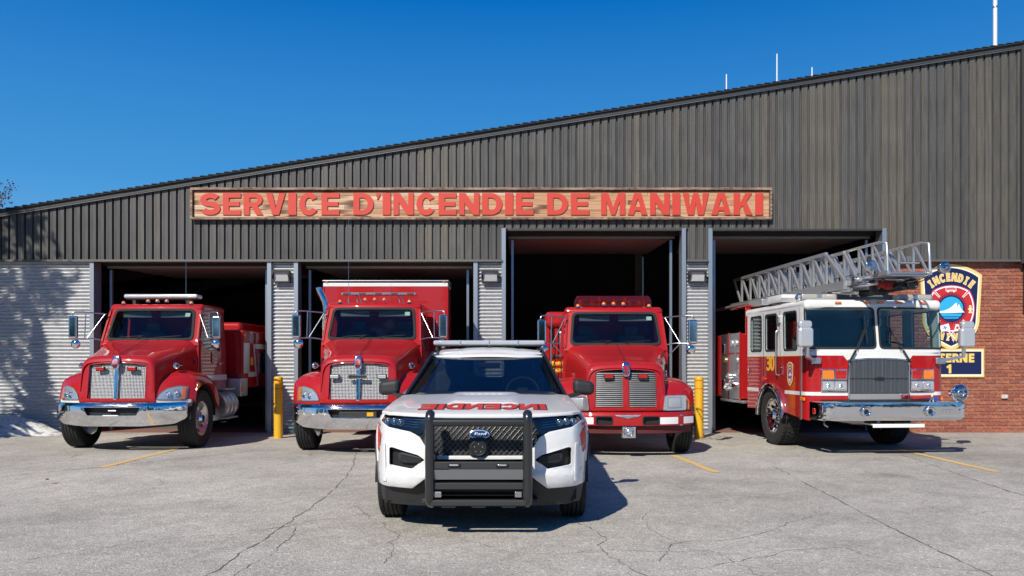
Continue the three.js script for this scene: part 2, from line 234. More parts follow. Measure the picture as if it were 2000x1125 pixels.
  mesh('side_wall', bx(.3, 4.1, 18, -13.95, 2.05, -9.2), wallDark, shell); mesh('side_wall', bx(.3, 8, 18, 12.1, 4, -9.2), wallDark, shell); mesh('back_wall', bx(26.3, 8.3, .3, -.9, 4.1, -18), wallDark, shell);
  // hall inside: columns and roof beams
  const hall = bSub('hall_frame'); for (const x of [-4.8, -.45, 3.88]) { mesh('column', bx(.22, roofY(x) - .05, .22, x, (roofY(x) - .05) / 2, -8), S(C(.18, .17, .16), .8), hall); }
  for (const z of [-3.4, -8, -12.6]) { mesh('roof_beam', slope(-13.8, 10.7, -.42, -.06, z + .09, z - .09), S(C(.15, .14, .13), .8), hall); }
  // flashings
  const fl = bSub('flashing'); const drip = (x0_, x1_, y) => mesh('drip_flashing', bx(x1_ - x0_, .045, .16, (x0_ + x1_) / 2, y, .005), S(C(.13, .125, .115), .5, .3), fl);
  drip(-14, -.20, 3.605); drip(3.66, 4.11, 3.605); drip(7.85, 12, 3.605); mesh('drip_flashing', bx(3.64, .04, .10, 1.73, 4.255, .0), trimDark, fl); mesh('drip_flashing', bx(3.58, .04, .10, 5.98, 4.255, 0), trimDark, fl);
  const jamb = (x, y1, w = .085) => mesh('jamb_trim', bx(w, y1, .30, x, y1 / 2, -.10), flash, fl);
  jamb(-8.80, 3.58); jamb(-5.085, 3.58); jamb(-4.525, 3.58); jamb(-.765, 3.58); jamb(-.175, 4.285); jamb(3.60, 4.285); jamb(4.155, 4.285); jamb(7.80, 4.285, .09);
  mesh('corner_trim', bx(.09, 4.55, .12, 10.68, 3.62 + 2.2, .06), trimDark, fl);
  // galvanised corrugated sheets on the piers
  const galvMap = (() => { const a = tileNoise(64, 12), b = tileNoise(16, 31); return tex(256, 256, (i, j) => { const v = .755 + .03 * (a(i / 4, j / 4) - .5) + .05 * (b(i / 16, j / 16) - .5); return [v, v * 1.005, v * 1.012]; }, true, 1.3, 1.3); })();
  const galv = S(0xffffff, .5, .25, { map: galvMap }); const cor = bSub('corrugated_cladding');
  const corr = (xa, xb, ya, yb) => { const rows = [], st = .076 / 12; for (let y = ya; y <= yb; y += st) { const q = Math.sin(y / .076 * 2 * Math.PI), z = -.042 + .025 * Math.sign(q) * Math.abs(q) ** .8; rows.push([[xa, y, z], [xb, y, z]]); } const g = loft(rows, { flip: true, crease: 1.2 }); const p = g.attributes.position; for (let i = 0; i < p.count; i++) g.attributes.uv.setXY(i, p.getX(i), p.getY(i)); return mesh('corrugated_sheet', g, galv, cor); };
  for (const [a, b] of [[-13.9, -12.1], [-12.1, -11.2], [-11.2, -10.3], [-10.3, -9.42], [-9.42, -8.84]]) { corr(a, b, .03, 1.86); corr(a, b, 1.835, 3.59); }
  corr(-5.05, -4.56, .03, 3.58); corr(-.725, -.215, .03, 3.58); corr(3.645, 4.12, .03, 3.58);
  for (const x of [-4.8, -.47, 3.88]) mesh('base_angle', bx(.56, .05, .1, x, .03, -.01), flash, fl);
  // raised overhead doors: bottom edge and tracks
  for (const [xa, xb, h] of [[-8.75, -5.13, 3.46], [-4.48, -.81, 3.46], [-.13, 3.55, 4.10], [4.2, 7.75, 4.10]]) {
    const d = bSub('overhead_door'); const w = xb - xa, cx = (xa + xb) / 2;
    for (let k = 0; k < 6; k++) mesh('door_section', bx(w - .1, .06, .58, cx, h + .12 + k * .02, -.75 - k * .6), S(C(.22, .21, .20), .6), d);
    mesh('bottom_rail', bx(w - .1, .05, .06, cx, h + .06, -.44), S(C(.25, .23, .21), .5, .6), d);
    for (const x of [xa + .14, xb - .14]) mesh('track', [bx(.05, h, .07, x, h / 2, -.42)], S(C(.30, .34, .40), .4, .8), d);
    mesh('header_seal', bx(w, .10, .05, cx, h + .13, -.34), S(C(.02, .019, .018), .8), d);
  }
  // brick wall
  const bw = bSub('brick_wall'); mesh('mortar', bx(4.16, 3.59, .2, 9.92, 1.795, -.175), S(C(.48, .42, .35), .95, 0, { bumpMap: asphaltBump, bumpScale: .002 }), bw);
  const bmaps = [3, 14, 25, 36, 47].map((s, i) => { const a = tileNoise(64, s), b = tileNoise(12, s + 2); const base = [[.66, .39, .30], [.62, .355, .275], [.69, .415, .315], [.585, .335, .27], [.665, .425, .335]][i]; return S(0xffffff, .9, 0, { map: tex(64, 64, (x, y) => { const v = .86 + .22 * (a(x, y) - .5) + .3 * (b(x / 5.33, y / 5.33) - .5) + (a(y, x) > .93 ? -.2 : 0); return base.map(c => c * v * 1.08); }, true, 4.2, 4.2) }); });
  const bgs = [0, 1, 2].map(k => boxUV(rb(.239, .0625, .09, .004, 0, 0, 0, 1).rotateZ((k - 1) * .003))); const hgs = boxUV(rb(.116, .0625, .09, .004, 0, 0, 0, 1)); const rest = [[], [], [], [], []];
  for (let r = 0; r < 49; r++) for (let k = 0; k < 17; k++) {
    const off = r % 2 ? .125 : 0, half = k === 0 && r % 2 === 0; let x = 7.97 + .125 * 0 + k * .25 + (r % 2 ? -.0 : -.125); if (half) x = 7.97 - .0625; const y = .0367 + r * .0735, z = -.105 + rr(-.0022, .0022); if (y > 3.57) continue;
    const mi = Math.min(4, Math.floor(rnd() * 5)), g = half ? hgs : bgs[Math.floor(rnd() * 3)];
    if (x > 9.36 && x < 10.82) { const o = mesh('brick', g, bmaps[mi], bw); o.position.set(x, y, z); } else rest[mi].push(g.clone().translate(x, y, z));
  }
  rest.forEach((l, i) => { const o = mesh('bricks_beside', l, bmaps[i], bw); o.userData.kind = 'stuff'; });
}
// floor slab inside the hall, reddish at the sill
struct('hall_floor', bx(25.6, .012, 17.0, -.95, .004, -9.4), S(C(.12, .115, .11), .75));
struct('door_sill', bx(25.6, .012, .9, -.95, .004, -.449), S(C(.24, .115, .09), .85));

// ---------- signs ----------
// heavy block capitals, drawn stroke by stroke in a box of width W and height H
function blockLetter(c, W, H) {
  const t = .128, b = .098, m = H / 2, P = (...l) => shapeOf(l), el = (cx, cy_, rx, ry, a0, a1, n = 18) => Array.from({ length: n + 1 }, (_, i) => { const a = lerp(a0, a1, i / n); return [cx + rx * Math.cos(a), cy_ + ry * Math.sin(a)]; }), Q = Math.PI / 2;
  if (c === 'I') return P([0, 0], [W, 0], [W, H], [0, H]);
  if (c === 'E') return P([0, 0], [W, 0], [W, b], [t, b], [t, m - b * .46], [W * .93, m - b * .46], [W * .93, m + b * .46], [t, m + b * .46], [t, H - b], [W, H - b], [W, H], [0, H]);
  if (c === 'N') return P([0, 0], [t * .9, 0], [t * .9, H * .56], [W - t * 1.05, 0], [W, 0], [W, H], [W - t * .9, H], [W - t * .9, H * .44], [t * 1.05, H], [0, H]);
  if (c === 'M') return P([0, 0], [t * .9, 0], [t * .9, H * .62], [W / 2 - t * .32, 0], [W / 2 + t * .32, 0], [W - t * .9, H * .62], [W - t * .9, 0], [W, 0], [W, H], [W - t * 1.15, H], [W / 2, H * .36], [t * 1.15, H], [0, H]);
  if (c === 'V') return P([W / 2 - t * .55, 0], [W / 2 + t * .55, 0], [W, H], [W - t * 1.08, H], [W / 2, H * .30], [t * 1.08, H], [0, H]);
  if (c === 'W') return P([W * .19, 0], [W * .19 + t * 1.0, 0], [W / 2, H * .55], [W * .81 - t * 1.0, 0], [W * .81, 0], [W, H], [W - t * 1.0, H], [W * .755, H * .30], [W / 2 + t * .42, H], [W / 2 - t * .42, H], [W * .245, H * .30], [t * 1.0, H], [0, H]);
  if (c === 'A') return shapeOf([[0, 0], [t * .98, 0], [t * 1.2, H * .19], [W - t * 1.2, H * .19], [W - t * .98, 0], [W, 0], [W / 2 + t * .58, H], [W / 2 - t * .58, H]], [[[W / 2 - .058, H * .38], [W / 2, H * .74], [W / 2 + .058, H * .38]]]);
  if (c === 'K') return P([0, 0], [t, 0], [t, H * .30], [t * 1.45, H * .43], [W - t * 1.15, 0], [W, 0], [t * 2.05, H * .60], [W * .97, H], [W - t * 1.2, H], [t, H * .52], [t, H], [0, H]);
  if (c === 'D') return shapeOf([[0, 0], [W * .45, 0], ...el(W * .45, m, W * .55, m, -Q, Q), [0, H]], [[[t, b], [t, H - b], ...el(W * .45, m, W * .55 - t, m - b, Q, -Q)]]);
  if (c === 'R') return shapeOf([[0, 0], [t, 0], [t, H * .36], [W * .42, H * .36], [W - t * 1.12, 0], [W, 0], [W * .72, H * .42], ...el(W * .60, H * .70, W * .37, H * .30, -Q * .75, Q), [0, H]], [[[t, H * .57], [t, H - b], ...el(W * .58, H * .68, W * .37 - t * .78, H * .11, Q, -Q, 8)]]);
  if (c === 'C') { const o = el(W / 2, m, W / 2, m + .010, Q * .36, 4 * Q - Q * .36, 40), i = el(W / 2, m, W / 2 - t, m - b, 4 * Q - Q * .40, Q * .40, 36); return P(...o, ...i); }
  if (c === 'S') { const rx = W / 2 - .058, ry = H / 4 - .026, l = [...el(W / 2, H * .5 + ry, rx, ry, Q * .25, Q * 3, 22), ...el(W / 2, H * .5 - ry, rx, ry, Q, -Q * 1.75, 22).slice(1)], L = [], R = []; l.forEach((p, i) => { const a = l[Math.max(0, i - 1)], q = l[Math.min(l.length - 1, i + 1)], dx = q[0] - a[0], dy = q[1] - a[1], n = Math.hypot(dx, dy) || 1, hw = .052 + .012 * Math.abs(dy) / n; L.push([p[0] - dy / n * hw, p[1] + dx / n * hw]); R.push([p[0] + dy / n * hw, p[1] - dx / n * hw]); }); return P(...L, ...R.reverse()); }
  return P([W * .1, 0], [W * .5, H * .1], [W, H * .55], [W, H], [0, H], [0, H * .5], [W * .42, H * .5]);
}
{ // long plank sign with raised letters
  const s = thing('wooden_sign', 'long weathered plank sign with raised red letters above the bays', 'sign', [0, 0, 0]);
  const xa = -6.70, xb = 5.42, ya = 4.465, yb = 5.105, w = xb - xa, cx = (xa + xb) / 2;
  const woods = [2, 8, 19, 27].map((sd, i) => { const a = tileNoise(64, sd), b = tileNoise(32, sd + 3), c = tileNoise(8, sd + 6); const base = [[.84, .70, .55], [.80, .65, .49], [.88, .79, .67], [.76, .60, .46]][i]; return S(0xffffff, .8, 0, { map: tex(512, 64, (x, y) => { const g1 = a(x / 32, y + a(x / 64, y / 8) * 3), g2 = b(x / 64, y / 2), k = c(x / 64, y / 20); let v = .86 + .13 * (g1 - .5) + .15 * (g2 - .5); const d = k > .70 ? (k - .70) * 1.6 : 0; v -= d; return [base[0] * v * 1.05, base[1] * v * (1 - d * .2), base[2] * v * (1 - d * .3)]; }, true, .32, 3) }); });
  const frameM = (() => { const a = tileNoise(64, 71), b = tileNoise(16, 13); return S(0xffffff, .85, 0, { map: tex(512, 32, (x, y) => { const v = .75 + .5 * (a(x / 16, y) - .5) + .5 * (b(x / 64, y / 4) - .5); return [.64 * v, .53 * v, .45 * v]; }, true, .5, 3) }); })();
  for (let r = 0; r < 6; r++) { let x = xa + .05, k = 0; while (x < xb - .06) { let L = rr(1.6, 3.4); if (x + L > xb - .7) L = xb - .05 - x; const g = boxUV(rb(L - .004, .0915, .03, .004, 0, 0, 0, 1)); const uo = rnd() * 9; for (let i = 0; i < g.attributes.uv.count; i++) g.attributes.uv.setXY(i, g.attributes.uv.getX(i) + uo, g.attributes.uv.getY(i) + r * .3); const o = mesh('plank', g, woods[Math.floor(rnd() * (x > 0 ? 2 : 4)) % 4], s); o.position.set(x + L / 2, ya + .055 + .046 + r * .0925 - .03, .075 + rr(-.003, .003)); x += L; k++; } }
  for (const [y, nm] of [[ya + .012, 'frame_rail'], [yb - .012, 'frame_rail']]) { let x = xa; while (x < xb) { let L = Math.min(3.05, xb - x); if (xb - x - L < .3) L = xb - x; mesh(nm, boxUV(rb(L - .003, .052, .09, .006, x + L / 2, y, .105, 1)), frameM, s); x += L; } }
  for (const x of [xa + .02, xb - .02]) mesh('frame_end', boxUV(rb(.045, yb - ya - .07, .086, .006, x, (ya + yb) / 2, .105, 1)), frameM, s);
  mesh('backing', bx(w - .04, yb - ya - .06, .012, cx, (ya + yb) / 2, .052), mat.black, s);
  const letterM = S(C(.56, .048, .028), .55);
  const words = [['SERVICE', -6.50, -3.60], ["D'INCENDIE", -3.31, .452], ['DE', .733, 1.615], ['MANIWAKI', 1.86, 5.24]];
  for (const [word, a, b] of words) {
    const adv = c => c === 'I' ? .40 : c === "'" ? .18 : c === 'M' ? 1.22 : c === 'W' ? 1.32 : c === 'E' ? .88 : c === 'A' || c === 'N' || c === 'D' ? 1.0 : .96;
    const gap = .13, tot = [...word].reduce((t, c) => t + adv(c) + gap, -gap), k = (b - a) / tot; let x = a;
    for (const c of word) {
      const W = adv(c) * k, H = c === "'" ? .13 : .455, y0 = c === "'" ? 4.545 + .33 : 4.552;
      mesh('letter', new THREE.ExtrudeGeometry(blockLetter(c, W, H), { depth: .014, bevelEnabled: true, bevelThickness: .003, bevelSize: .003, bevelOffset: -.003, bevelSegments: 1, curveSegments: 12 }).translate(x, y0, .096), letterM, s);
      x += W + gap * k;
    }
  }
}
function canvasTex(w, h, draw) { const c = document.createElement('canvas'); c.width = w; c.height = h; const x = c.getContext('2d'); draw(x, w, h); const t = new THREE.CanvasTexture(c); t.colorSpace = THREE.SRGBColorSpace; return t; }
function arcText(x, str, cx, cy_, r, a0, a1, size, fill, stroke, inward) { x.font = `bold ${size}px sans-serif`; x.textAlign = 'center'; x.textBaseline = 'middle'; const n = str.length; for (let i = 0; i < n; i++) { const a = a0 + (a1 - a0) * i / (n - 1); x.save(); x.translate(cx + Math.cos(a) * r, cy_ + Math.sin(a) * r); x.rotate(inward ? a - Math.PI / 2 : a + Math.PI / 2); x.scale(.86, 1.12); if (stroke) { x.strokeStyle = stroke; x.lineWidth = size * .12; x.strokeText(str[i], 0, 0); } x.fillStyle = fill; x.fillText(str[i], 0, 0); x.restore(); } }
function drawEmblem(x, W, H) { // the print of the shield; 600 x 800
  x.fillStyle = '#e9c77f'; x.fillRect(0, 0, W, H); x.save(); x.scale(W / 600, H / 800);
  const sh = (k, col) => { x.fillStyle = col; x.beginPath(); x.moveTo(20 + k, 110 + k * .7); x.quadraticCurveTo(150, 18 + k * 1.2, 300, 12 + k); x.quadraticCurveTo(450, 18 + k * 1.2, 580 - k, 110 + k * .7); x.lineTo(555 - k, 540); x.quadraticCurveTo(535 - k, 700 - k, 300, 792 - k * 1.15); x.quadraticCurveTo(65 + k, 700 - k, 45 + k, 540); x.closePath(); x.fill(); };
  sh(0, '#ecca82'); sh(22, '#f2ead0'); sh(34, '#141d4c');
  arcText(x, 'INCENDIE', 300, 430, 300, -Math.PI / 2 - .66, -Math.PI / 2 + .66, 84, '#e0b25c', '#f3dfae');
  arcText(x, 'MANIWAKI', 300, 300, 372, Math.PI / 2 + .56, Math.PI / 2 - .56, 74, '#e0b25c', '#f3dfae', true);
  // maltese cross
  for (let q = 0; q < 4; q++) { x.save(); x.translate(300, 415); x.rotate(q * Math.PI / 2); for (const [k, col] of [[0, '#c03a62'], [7, '#f6f1ee'], [16, '#c02a30']]) { x.fillStyle = col; x.beginPath(); x.moveTo(-62 + k * .6, -60); x.lineTo(-168 + k * 1.7, -168 + k * .7); x.quadraticCurveTo(0, -262 + k * 1.7, 168 - k * 1.7, -168 + k * .7); x.lineTo(62 - k * .6, -60); x.closePath(); x.fill(); } x.restore(); }
  x.fillStyle = '#c02a30'; x.beginPath(); x.arc(300, 415, 146, 0, 7); x.fill(); x.strokeStyle = '#2a1c3c'; x.lineWidth = 7; for (let i = 0; i < 44; i++) { const a = i / 44 * 2 * Math.PI; x.beginPath(); x.moveTo(300 + 122 * Math.cos(a), 415 + 122 * Math.sin(a)); x.lineTo(300 + 143 * Math.cos(a + .1), 415 + 143 * Math.sin(a + .1)); x.stroke(); }
  x.fillStyle = '#141d4c'; x.beginPath(); x.arc(300, 415, 122, 0, 7); x.fill(); x.fillStyle = '#2fa9df'; x.beginPath(); x.arc(300, 415, 108, 0, 7); x.fill();
  x.save(); x.beginPath(); x.arc(300, 415, 108, 0, 7); x.clip(); x.fillStyle = '#15306e'; x.fillRect(180, 452, 240, 7); x.fillRect(180, 485, 240, 8); x.fillRect(180, 505, 240, 40); x.restore();
  x.fillStyle = '#f4f4f2'; x.beginPath(); x.moveTo(170, 440); x.quadraticCurveTo(270, 440, 330, 372); x.lineTo(352, 360); x.lineTo(350, 398); x.lineTo(372, 372); x.quadraticCurveTo(390, 430, 425, 448); x.quadraticCurveTo(300, 456, 200, 455); x.closePath(); x.fill();
  x.strokeStyle = '#f6f1ee'; x.lineWidth = 5; x.fillStyle = '#f6f1ee'; x.strokeRect(252, 226, 92, 30); x.fillRect(258, 244, 80, 6); x.beginPath(); x.arc(272, 260, 8, 0, 7); x.arc(324, 260, 8, 0, 7); x.fill();
  x.fillStyle = '#f0dcae'; x.fillRect(462, 398, 22, 48); x.fillRect(452, 412, 42, 12); x.fillRect(456, 446, 34, 9); x.beginPath(); x.arc(473, 396, 13, Math.PI, 0); x.fill(); x.fillRect(112, 392, 10, 64); x.fillRect(134, 392, 10, 64); for (let k = 0; k < 5; k++) x.fillRect(112, 400 + k * 12, 32, 4);
  for (const [s, col] of [[-1, '#3a6fc0'], [1, '#d03a3a']]) { x.save(); x.translate(300 + s * 56, 588); x.rotate(s * .28); x.fillStyle = '#f4f2ee'; x.fillRect(-42, -30, 84, 58); if (s > 0) { x.fillStyle = col; x.fillRect(-42, -30, 20, 58); x.fillRect(22, -30, 20, 58); x.beginPath(); x.arc(0, -1, 13, 0, 7); x.fill(); } else { x.fillStyle = '#4a86cf'; x.fillRect(-5, -20, 10, 38); x.fillRect(-18, -5, 36, 9); } x.restore(); x.strokeStyle = '#f4f2ee'; x.lineWidth = 8; x.beginPath(); x.moveTo(300 - s * 34, 690); x.lineTo(300 + s * 30, 610); x.stroke(); }
  x.restore();
}
const shieldOutline = (() => { const P = new THREE.Path(); P.moveTo(20, 110); P.quadraticCurveTo(150, 18, 300, 12); P.quadraticCurveTo(450, 18, 580, 110); P.lineTo(555, 540); P.quadraticCurveTo(535, 700, 300, 792); P.quadraticCurveTo(65, 700, 45, 540); return P.getPoints(14).map(p => [p.x / 600, 1 - p.y / 800]); })();
function printed(outline, w, h, t, map) { const g = panel(outline.map(p => [p[0] * w, p[1] * h]), { t, edge: 0 }); const p = g.attributes.position, uv = g.attributes.uv; for (let i = 0; i < p.count; i++) uv.setXY(i, p.getX(i) / w, p.getY(i) / h); return g; }
const emblemTex = canvasTex(768, 1024, drawEmblem);
{
  const e = thing('shield_sign', 'large shield-shaped fire department emblem on the brick wall', 'sign', [8.54, 1.71, -.058]);
  mesh('board', printed(shieldOutline, 1.39, 1.86, .035), S(0xffffff, .45, 0, { map: emblemTex }), e);
  const c = thing('station_plate', 'navy rectangular plate with cream border reading CASERNE 1 below the shield', 'sign', [8.47, 1.165, -.058]);
  const ct = canvasTex(768, 320, (x, W, H) => { x.fillStyle = '#ecca82'; x.fillRect(0, 0, W, H); x.fillStyle = '#f2ead0'; x.fillRect(16, 16, W - 32, H - 32); x.fillStyle = '#141d4c'; x.fillRect(30, 32, W - 60, H - 64); x.fillStyle = '#ecc667'; x.textAlign = 'center'; x.font = 'bold 128px sans-serif'; x.strokeStyle = '#ecc667'; x.lineWidth = 9; x.strokeText('CASERNE', W / 2, 150); x.fillText('CASERNE', W / 2, 150); x.strokeText('1', W / 2, 272); x.fillText('1', W / 2, 272); });
  mesh('board', printed([[0, 0], [1, 0], [1, 1], [0, 1]], 1.46, .60, .03), S(0xffffff, .45, 0, { map: ct }), c);
}
// dark box sign on the right edge, its face turned away from the camera
{ const b = thing('banner_box', 'narrow dark box with a red top at the right edge, on the brick wall', 'sign', [10.78, 2.42, 0]); mesh('case', rb(.2, 1.42, .5, .02, .08, .78, .10), S(C(.035, .03, .035), .5), b); mesh('top_band', rb(.16, .09, .46, .01, .08, 1.52, .10), mat.decalRed, b); }

// ---------- wall lamps ----------
for (const [x, lab] of [[-4.82, 'leftmost wall lamp, on the corrugated pier beside the leftmost bay'], [-.46, 'wall lamp on the corrugated pier just above the white car'], [3.87, 'wall lamp on the corrugated pier beside the ladder truck bay']]) {
  const l = thing('wall_lamp', lab, 'lamp', [x, 3.27, -.03], 0, 'box lamps on the piers');
  mesh('housing', [rb(.36, .25, .10, .02, 0, 0, .06), panel(rpoly([[-.18, -.125], [.18, -.125], [.18, .125], [-.18, .125]], .02), { holes: [rpoly([[-.145, -.10], [-.145, .085], [.145, .085], [.145, -.10]], .015)], t: .10, map: (u, v, w) => [u, v, .11 + w * (v > 0 ? 1 : .25)] })], S(C(.035, .035, .037), .5, .2), l);
  mesh('lens', panel(rpoly([[-.145, -.1], [.145, -.1], [.145, .085], [-.145, .085]], .01), { t: .008, edge: 0, map: (u, v, w) => [u, v, .135 + v * .35 + w] }), PH({ color: C(.55, .57, .58), roughness: .3, clearcoat: 1 }), l);
  mesh('bracket', cy(.02, .02, .05, 0, 0, .0, 'z', 8), mat.black, l);
}
{ const o = thing('outlet_box', 'small pale outlet cover low on the brick wall at right', 'outlet', [10.36, .755, -.05]); mesh('cover', rb(.125, .085, .05, .01, 0, 0, .01), S(C(.5, .48, .43), .6), o); mesh('flap', rb(.05, .06, .012, .004, .025, 0, .038), S(C(.6, .58, .54), .5), o); }

// ---------- bollards ----------
for (const [x, z, lab] of [[-4.55, 1.25, 'yellow steel bollard standing left of the red box truck'], [3.64, 1.25, 'yellow bollard between the third bay and the ladder truck']]) {
  const b = thing('bollard', lab, 'bollard', [x, 0, z], 0, 'yellow bollards at the piers');
  const bm = PH({ color: C(.74, .41, .018), roughness: .42, clearcoat: .3, clearcoatRoughness: .2 });
  mesh('sleeve', new THREE.LatheGeometry([[0, 0], [.086, 0], [.086, 1.16], [.080, 1.185], [.062, 1.20], [0, 1.204]].map(p => new THREE.Vector2(...p)), 28), bm, b);
  for (const y of [.965, 1.125]) mesh('reflective_band', cy(.0875, .0875, .012, 0, y, 0, 'y', 28), mat.decalRed, b);
}
// ---------- roof masts ----------
for (const [x, z, h, lab] of [[4.66, -.6, .12, 'shortest-standing left one of three white roof antennas'], [5.79, -.7, .42, 'tallest of the three thin white antennas on the roof'], [6.63, -.9, .06, 'right-hand short white antenna on the sloping roof']]) { const a = thing('roof_antenna', lab, 'antenna', [x, roofY(x) + .08, z], 0, 'white whip antennas on the roof'); mesh('whip', cy(.013, .018, h + .4, 0, (h + .4) / 2, 0, 'y', 8), S(C(.75, .76, .78), .4), a); mesh('mount', cy(.035, .04, .12, 0, .05, 0, 'y', 10), mat.steel, a); }
{ const p = thing('roof_mast', 'tall white pipe mast rising from the roof at far right', 'mast', [10.38, roofY(10.38) + .04, -.4]); mesh('pipe', cy(.042, .042, 3.2, 0, 1.6, 0, 'y', 16), S(C(.72, .71, .70), .45), p); mesh('collar', cy(.09, .12, .1, 0, .04, 0, 'y', 16), mat.steel, p); mesh('clamp_band', cy(.054, .054, .03, 0, 1.0, 0, 'y', 16), mat.alu, p); }

// ---------- wheels ----------
function tyreGeo(R, W, rimR, blocks = false) { // axis x, centre at origin
  const h = W / 2, pr = [[rimR, -h * .78], [rimR + .03, -h * .92], [R * .80, -h], [R * .93, -h * .97], [R - .012, -h * .86]];
  const gr = [-.52, -.18, .18, .52]; for (const g of gr) pr.push([R - (Math.abs(g) > .4 ? .004 : 0), h * (g - .05)], [R - .016, h * (g - .04)], [R - .016, h * (g + .04)], [R - (Math.abs(g) > .4 ? .004 : 0), h * (g + .05)]);
  pr.push([R - .012, h * .86], [R * .93, h * .97], [R * .80, h], [rimR + .03, h * .92], [rimR, h * .78]);
  const g = toCreasedNormals(clean(new THREE.LatheGeometry(pr.map(p => new THREE.Vector2(...p)), 56)).rotateZ(-Math.PI / 2), .5); const l = [g];
  const n = blocks ? 40 : 60; for (let i = 0; i < n; i++) { const a = i / n * 2 * Math.PI; for (const [xo, wd, sk] of blocks ? [[-.70, .30, .5], [-.24, .34, -.35], [.24, .34, .35], [.70, .30, -.5]] : [[-.74, .24, 0], [.74, .24, 0]]) { const b = new THREE.BoxGeometry(h * wd, blocks ? .022 : .012, 2 * Math.PI * R / n * (blocks ? .62 : .6)); b.rotateY(sk * .35); b.translate(h * xo, R + (Math.abs(xo) > .6 ? -.010 : -.004), 0); b.rotateX(a + (xo > 0 ? .5 : 0) * 2 * Math.PI / n); l.push(b); } }
  return merge(l);
}
function rimGeo(R, out, holes = 8) { // outer face towards +x
  const face = panel(circ(R, 40), { holes: Array.from({ length: holes }, (_, i) => circ(R * .115, 12, Math.cos(i / holes * 6.2832) * R * .70, Math.sin(i / holes * 6.2832) * R * .70).reverse()), t: .012, edge: .06, map: (u, v, w) => { const r = Math.hypot(u, v) / R; return [out - .03 - .085 * Math.max(0, Math.min(1, (.93 - r) / .3)) + .06 * Math.max(0, (.42 - r)) + w, v, -u]; } });
  const barrel = new THREE.LatheGeometry([[R * .93, -.16], [R * .93, out - .05], [R, out - .015], [R * 1.03, out - .01], [R * 1.03, out - .03]].map(p => new THREE.Vector2(...p)), 40).rotateZ(-Math.PI / 2);
  return merge([face, barrel]);
}
const hubGeo = (R, out) => merge([cy(R * .30, R * .32, .10, out - .06, 0, 0, 'x', 20), cy(R * .2, R * .26, .05, out + .01, 0, 0, 'x', 16), ...Array.from({ length: 10 }, (_, i) => { const a = i / 10 * 6.2832; return cy(.013, .016, .06, out - .06, Math.sin(a) * R * .43, Math.cos(a) * R * .43, 'x', 6); })]);
const tyreA = tyreGeo(.5, .28, .30), tyreB = tyreGeo(.525, .34, .31, true), rimA = rimGeo(.30, .12), hubA = hubGeo(.30, .10), rimB = rimGeo(.31, .15, 10), hubB = hubGeo(.31, .13);
function wheel(parent, x, y, z, big, rimM = mat.alu) { const w = mesh('wheel', big ? tyreB : tyreA, mat.rubber, parent); w.position.set(x, y, z); if (x < 0) w.rotation.y = Math.PI; mesh('rim', big ? rimB : rimA, rimM, w); mesh('hub', big ? hubB : hubA, mat.chrome, w); w.rotation.x = rr(0, 1); return w; }
function roundLight(parent, name, x, y, z, r, m) { const o = mesh(name, new THREE.SphereGeometry(r, 14, 8, 0, 6.3, 0, 1.571).rotateX(0).scale(1, 1.1, 1).translate(x, y, z), m, parent); return o; }
const clearPrintMat = S(0xffffff, .4, 0, { map: emblemTex });
function badge(parent, w, h, x, y, z, turn) { const g = printed(shieldOutline, w, h, .004).translate(-w / 2, -h / 2, 0); const o = mesh('door_emblem', g, clearPrintMat, parent); o.position.set(x, y, z); o.rotation.y = turn; return o; }

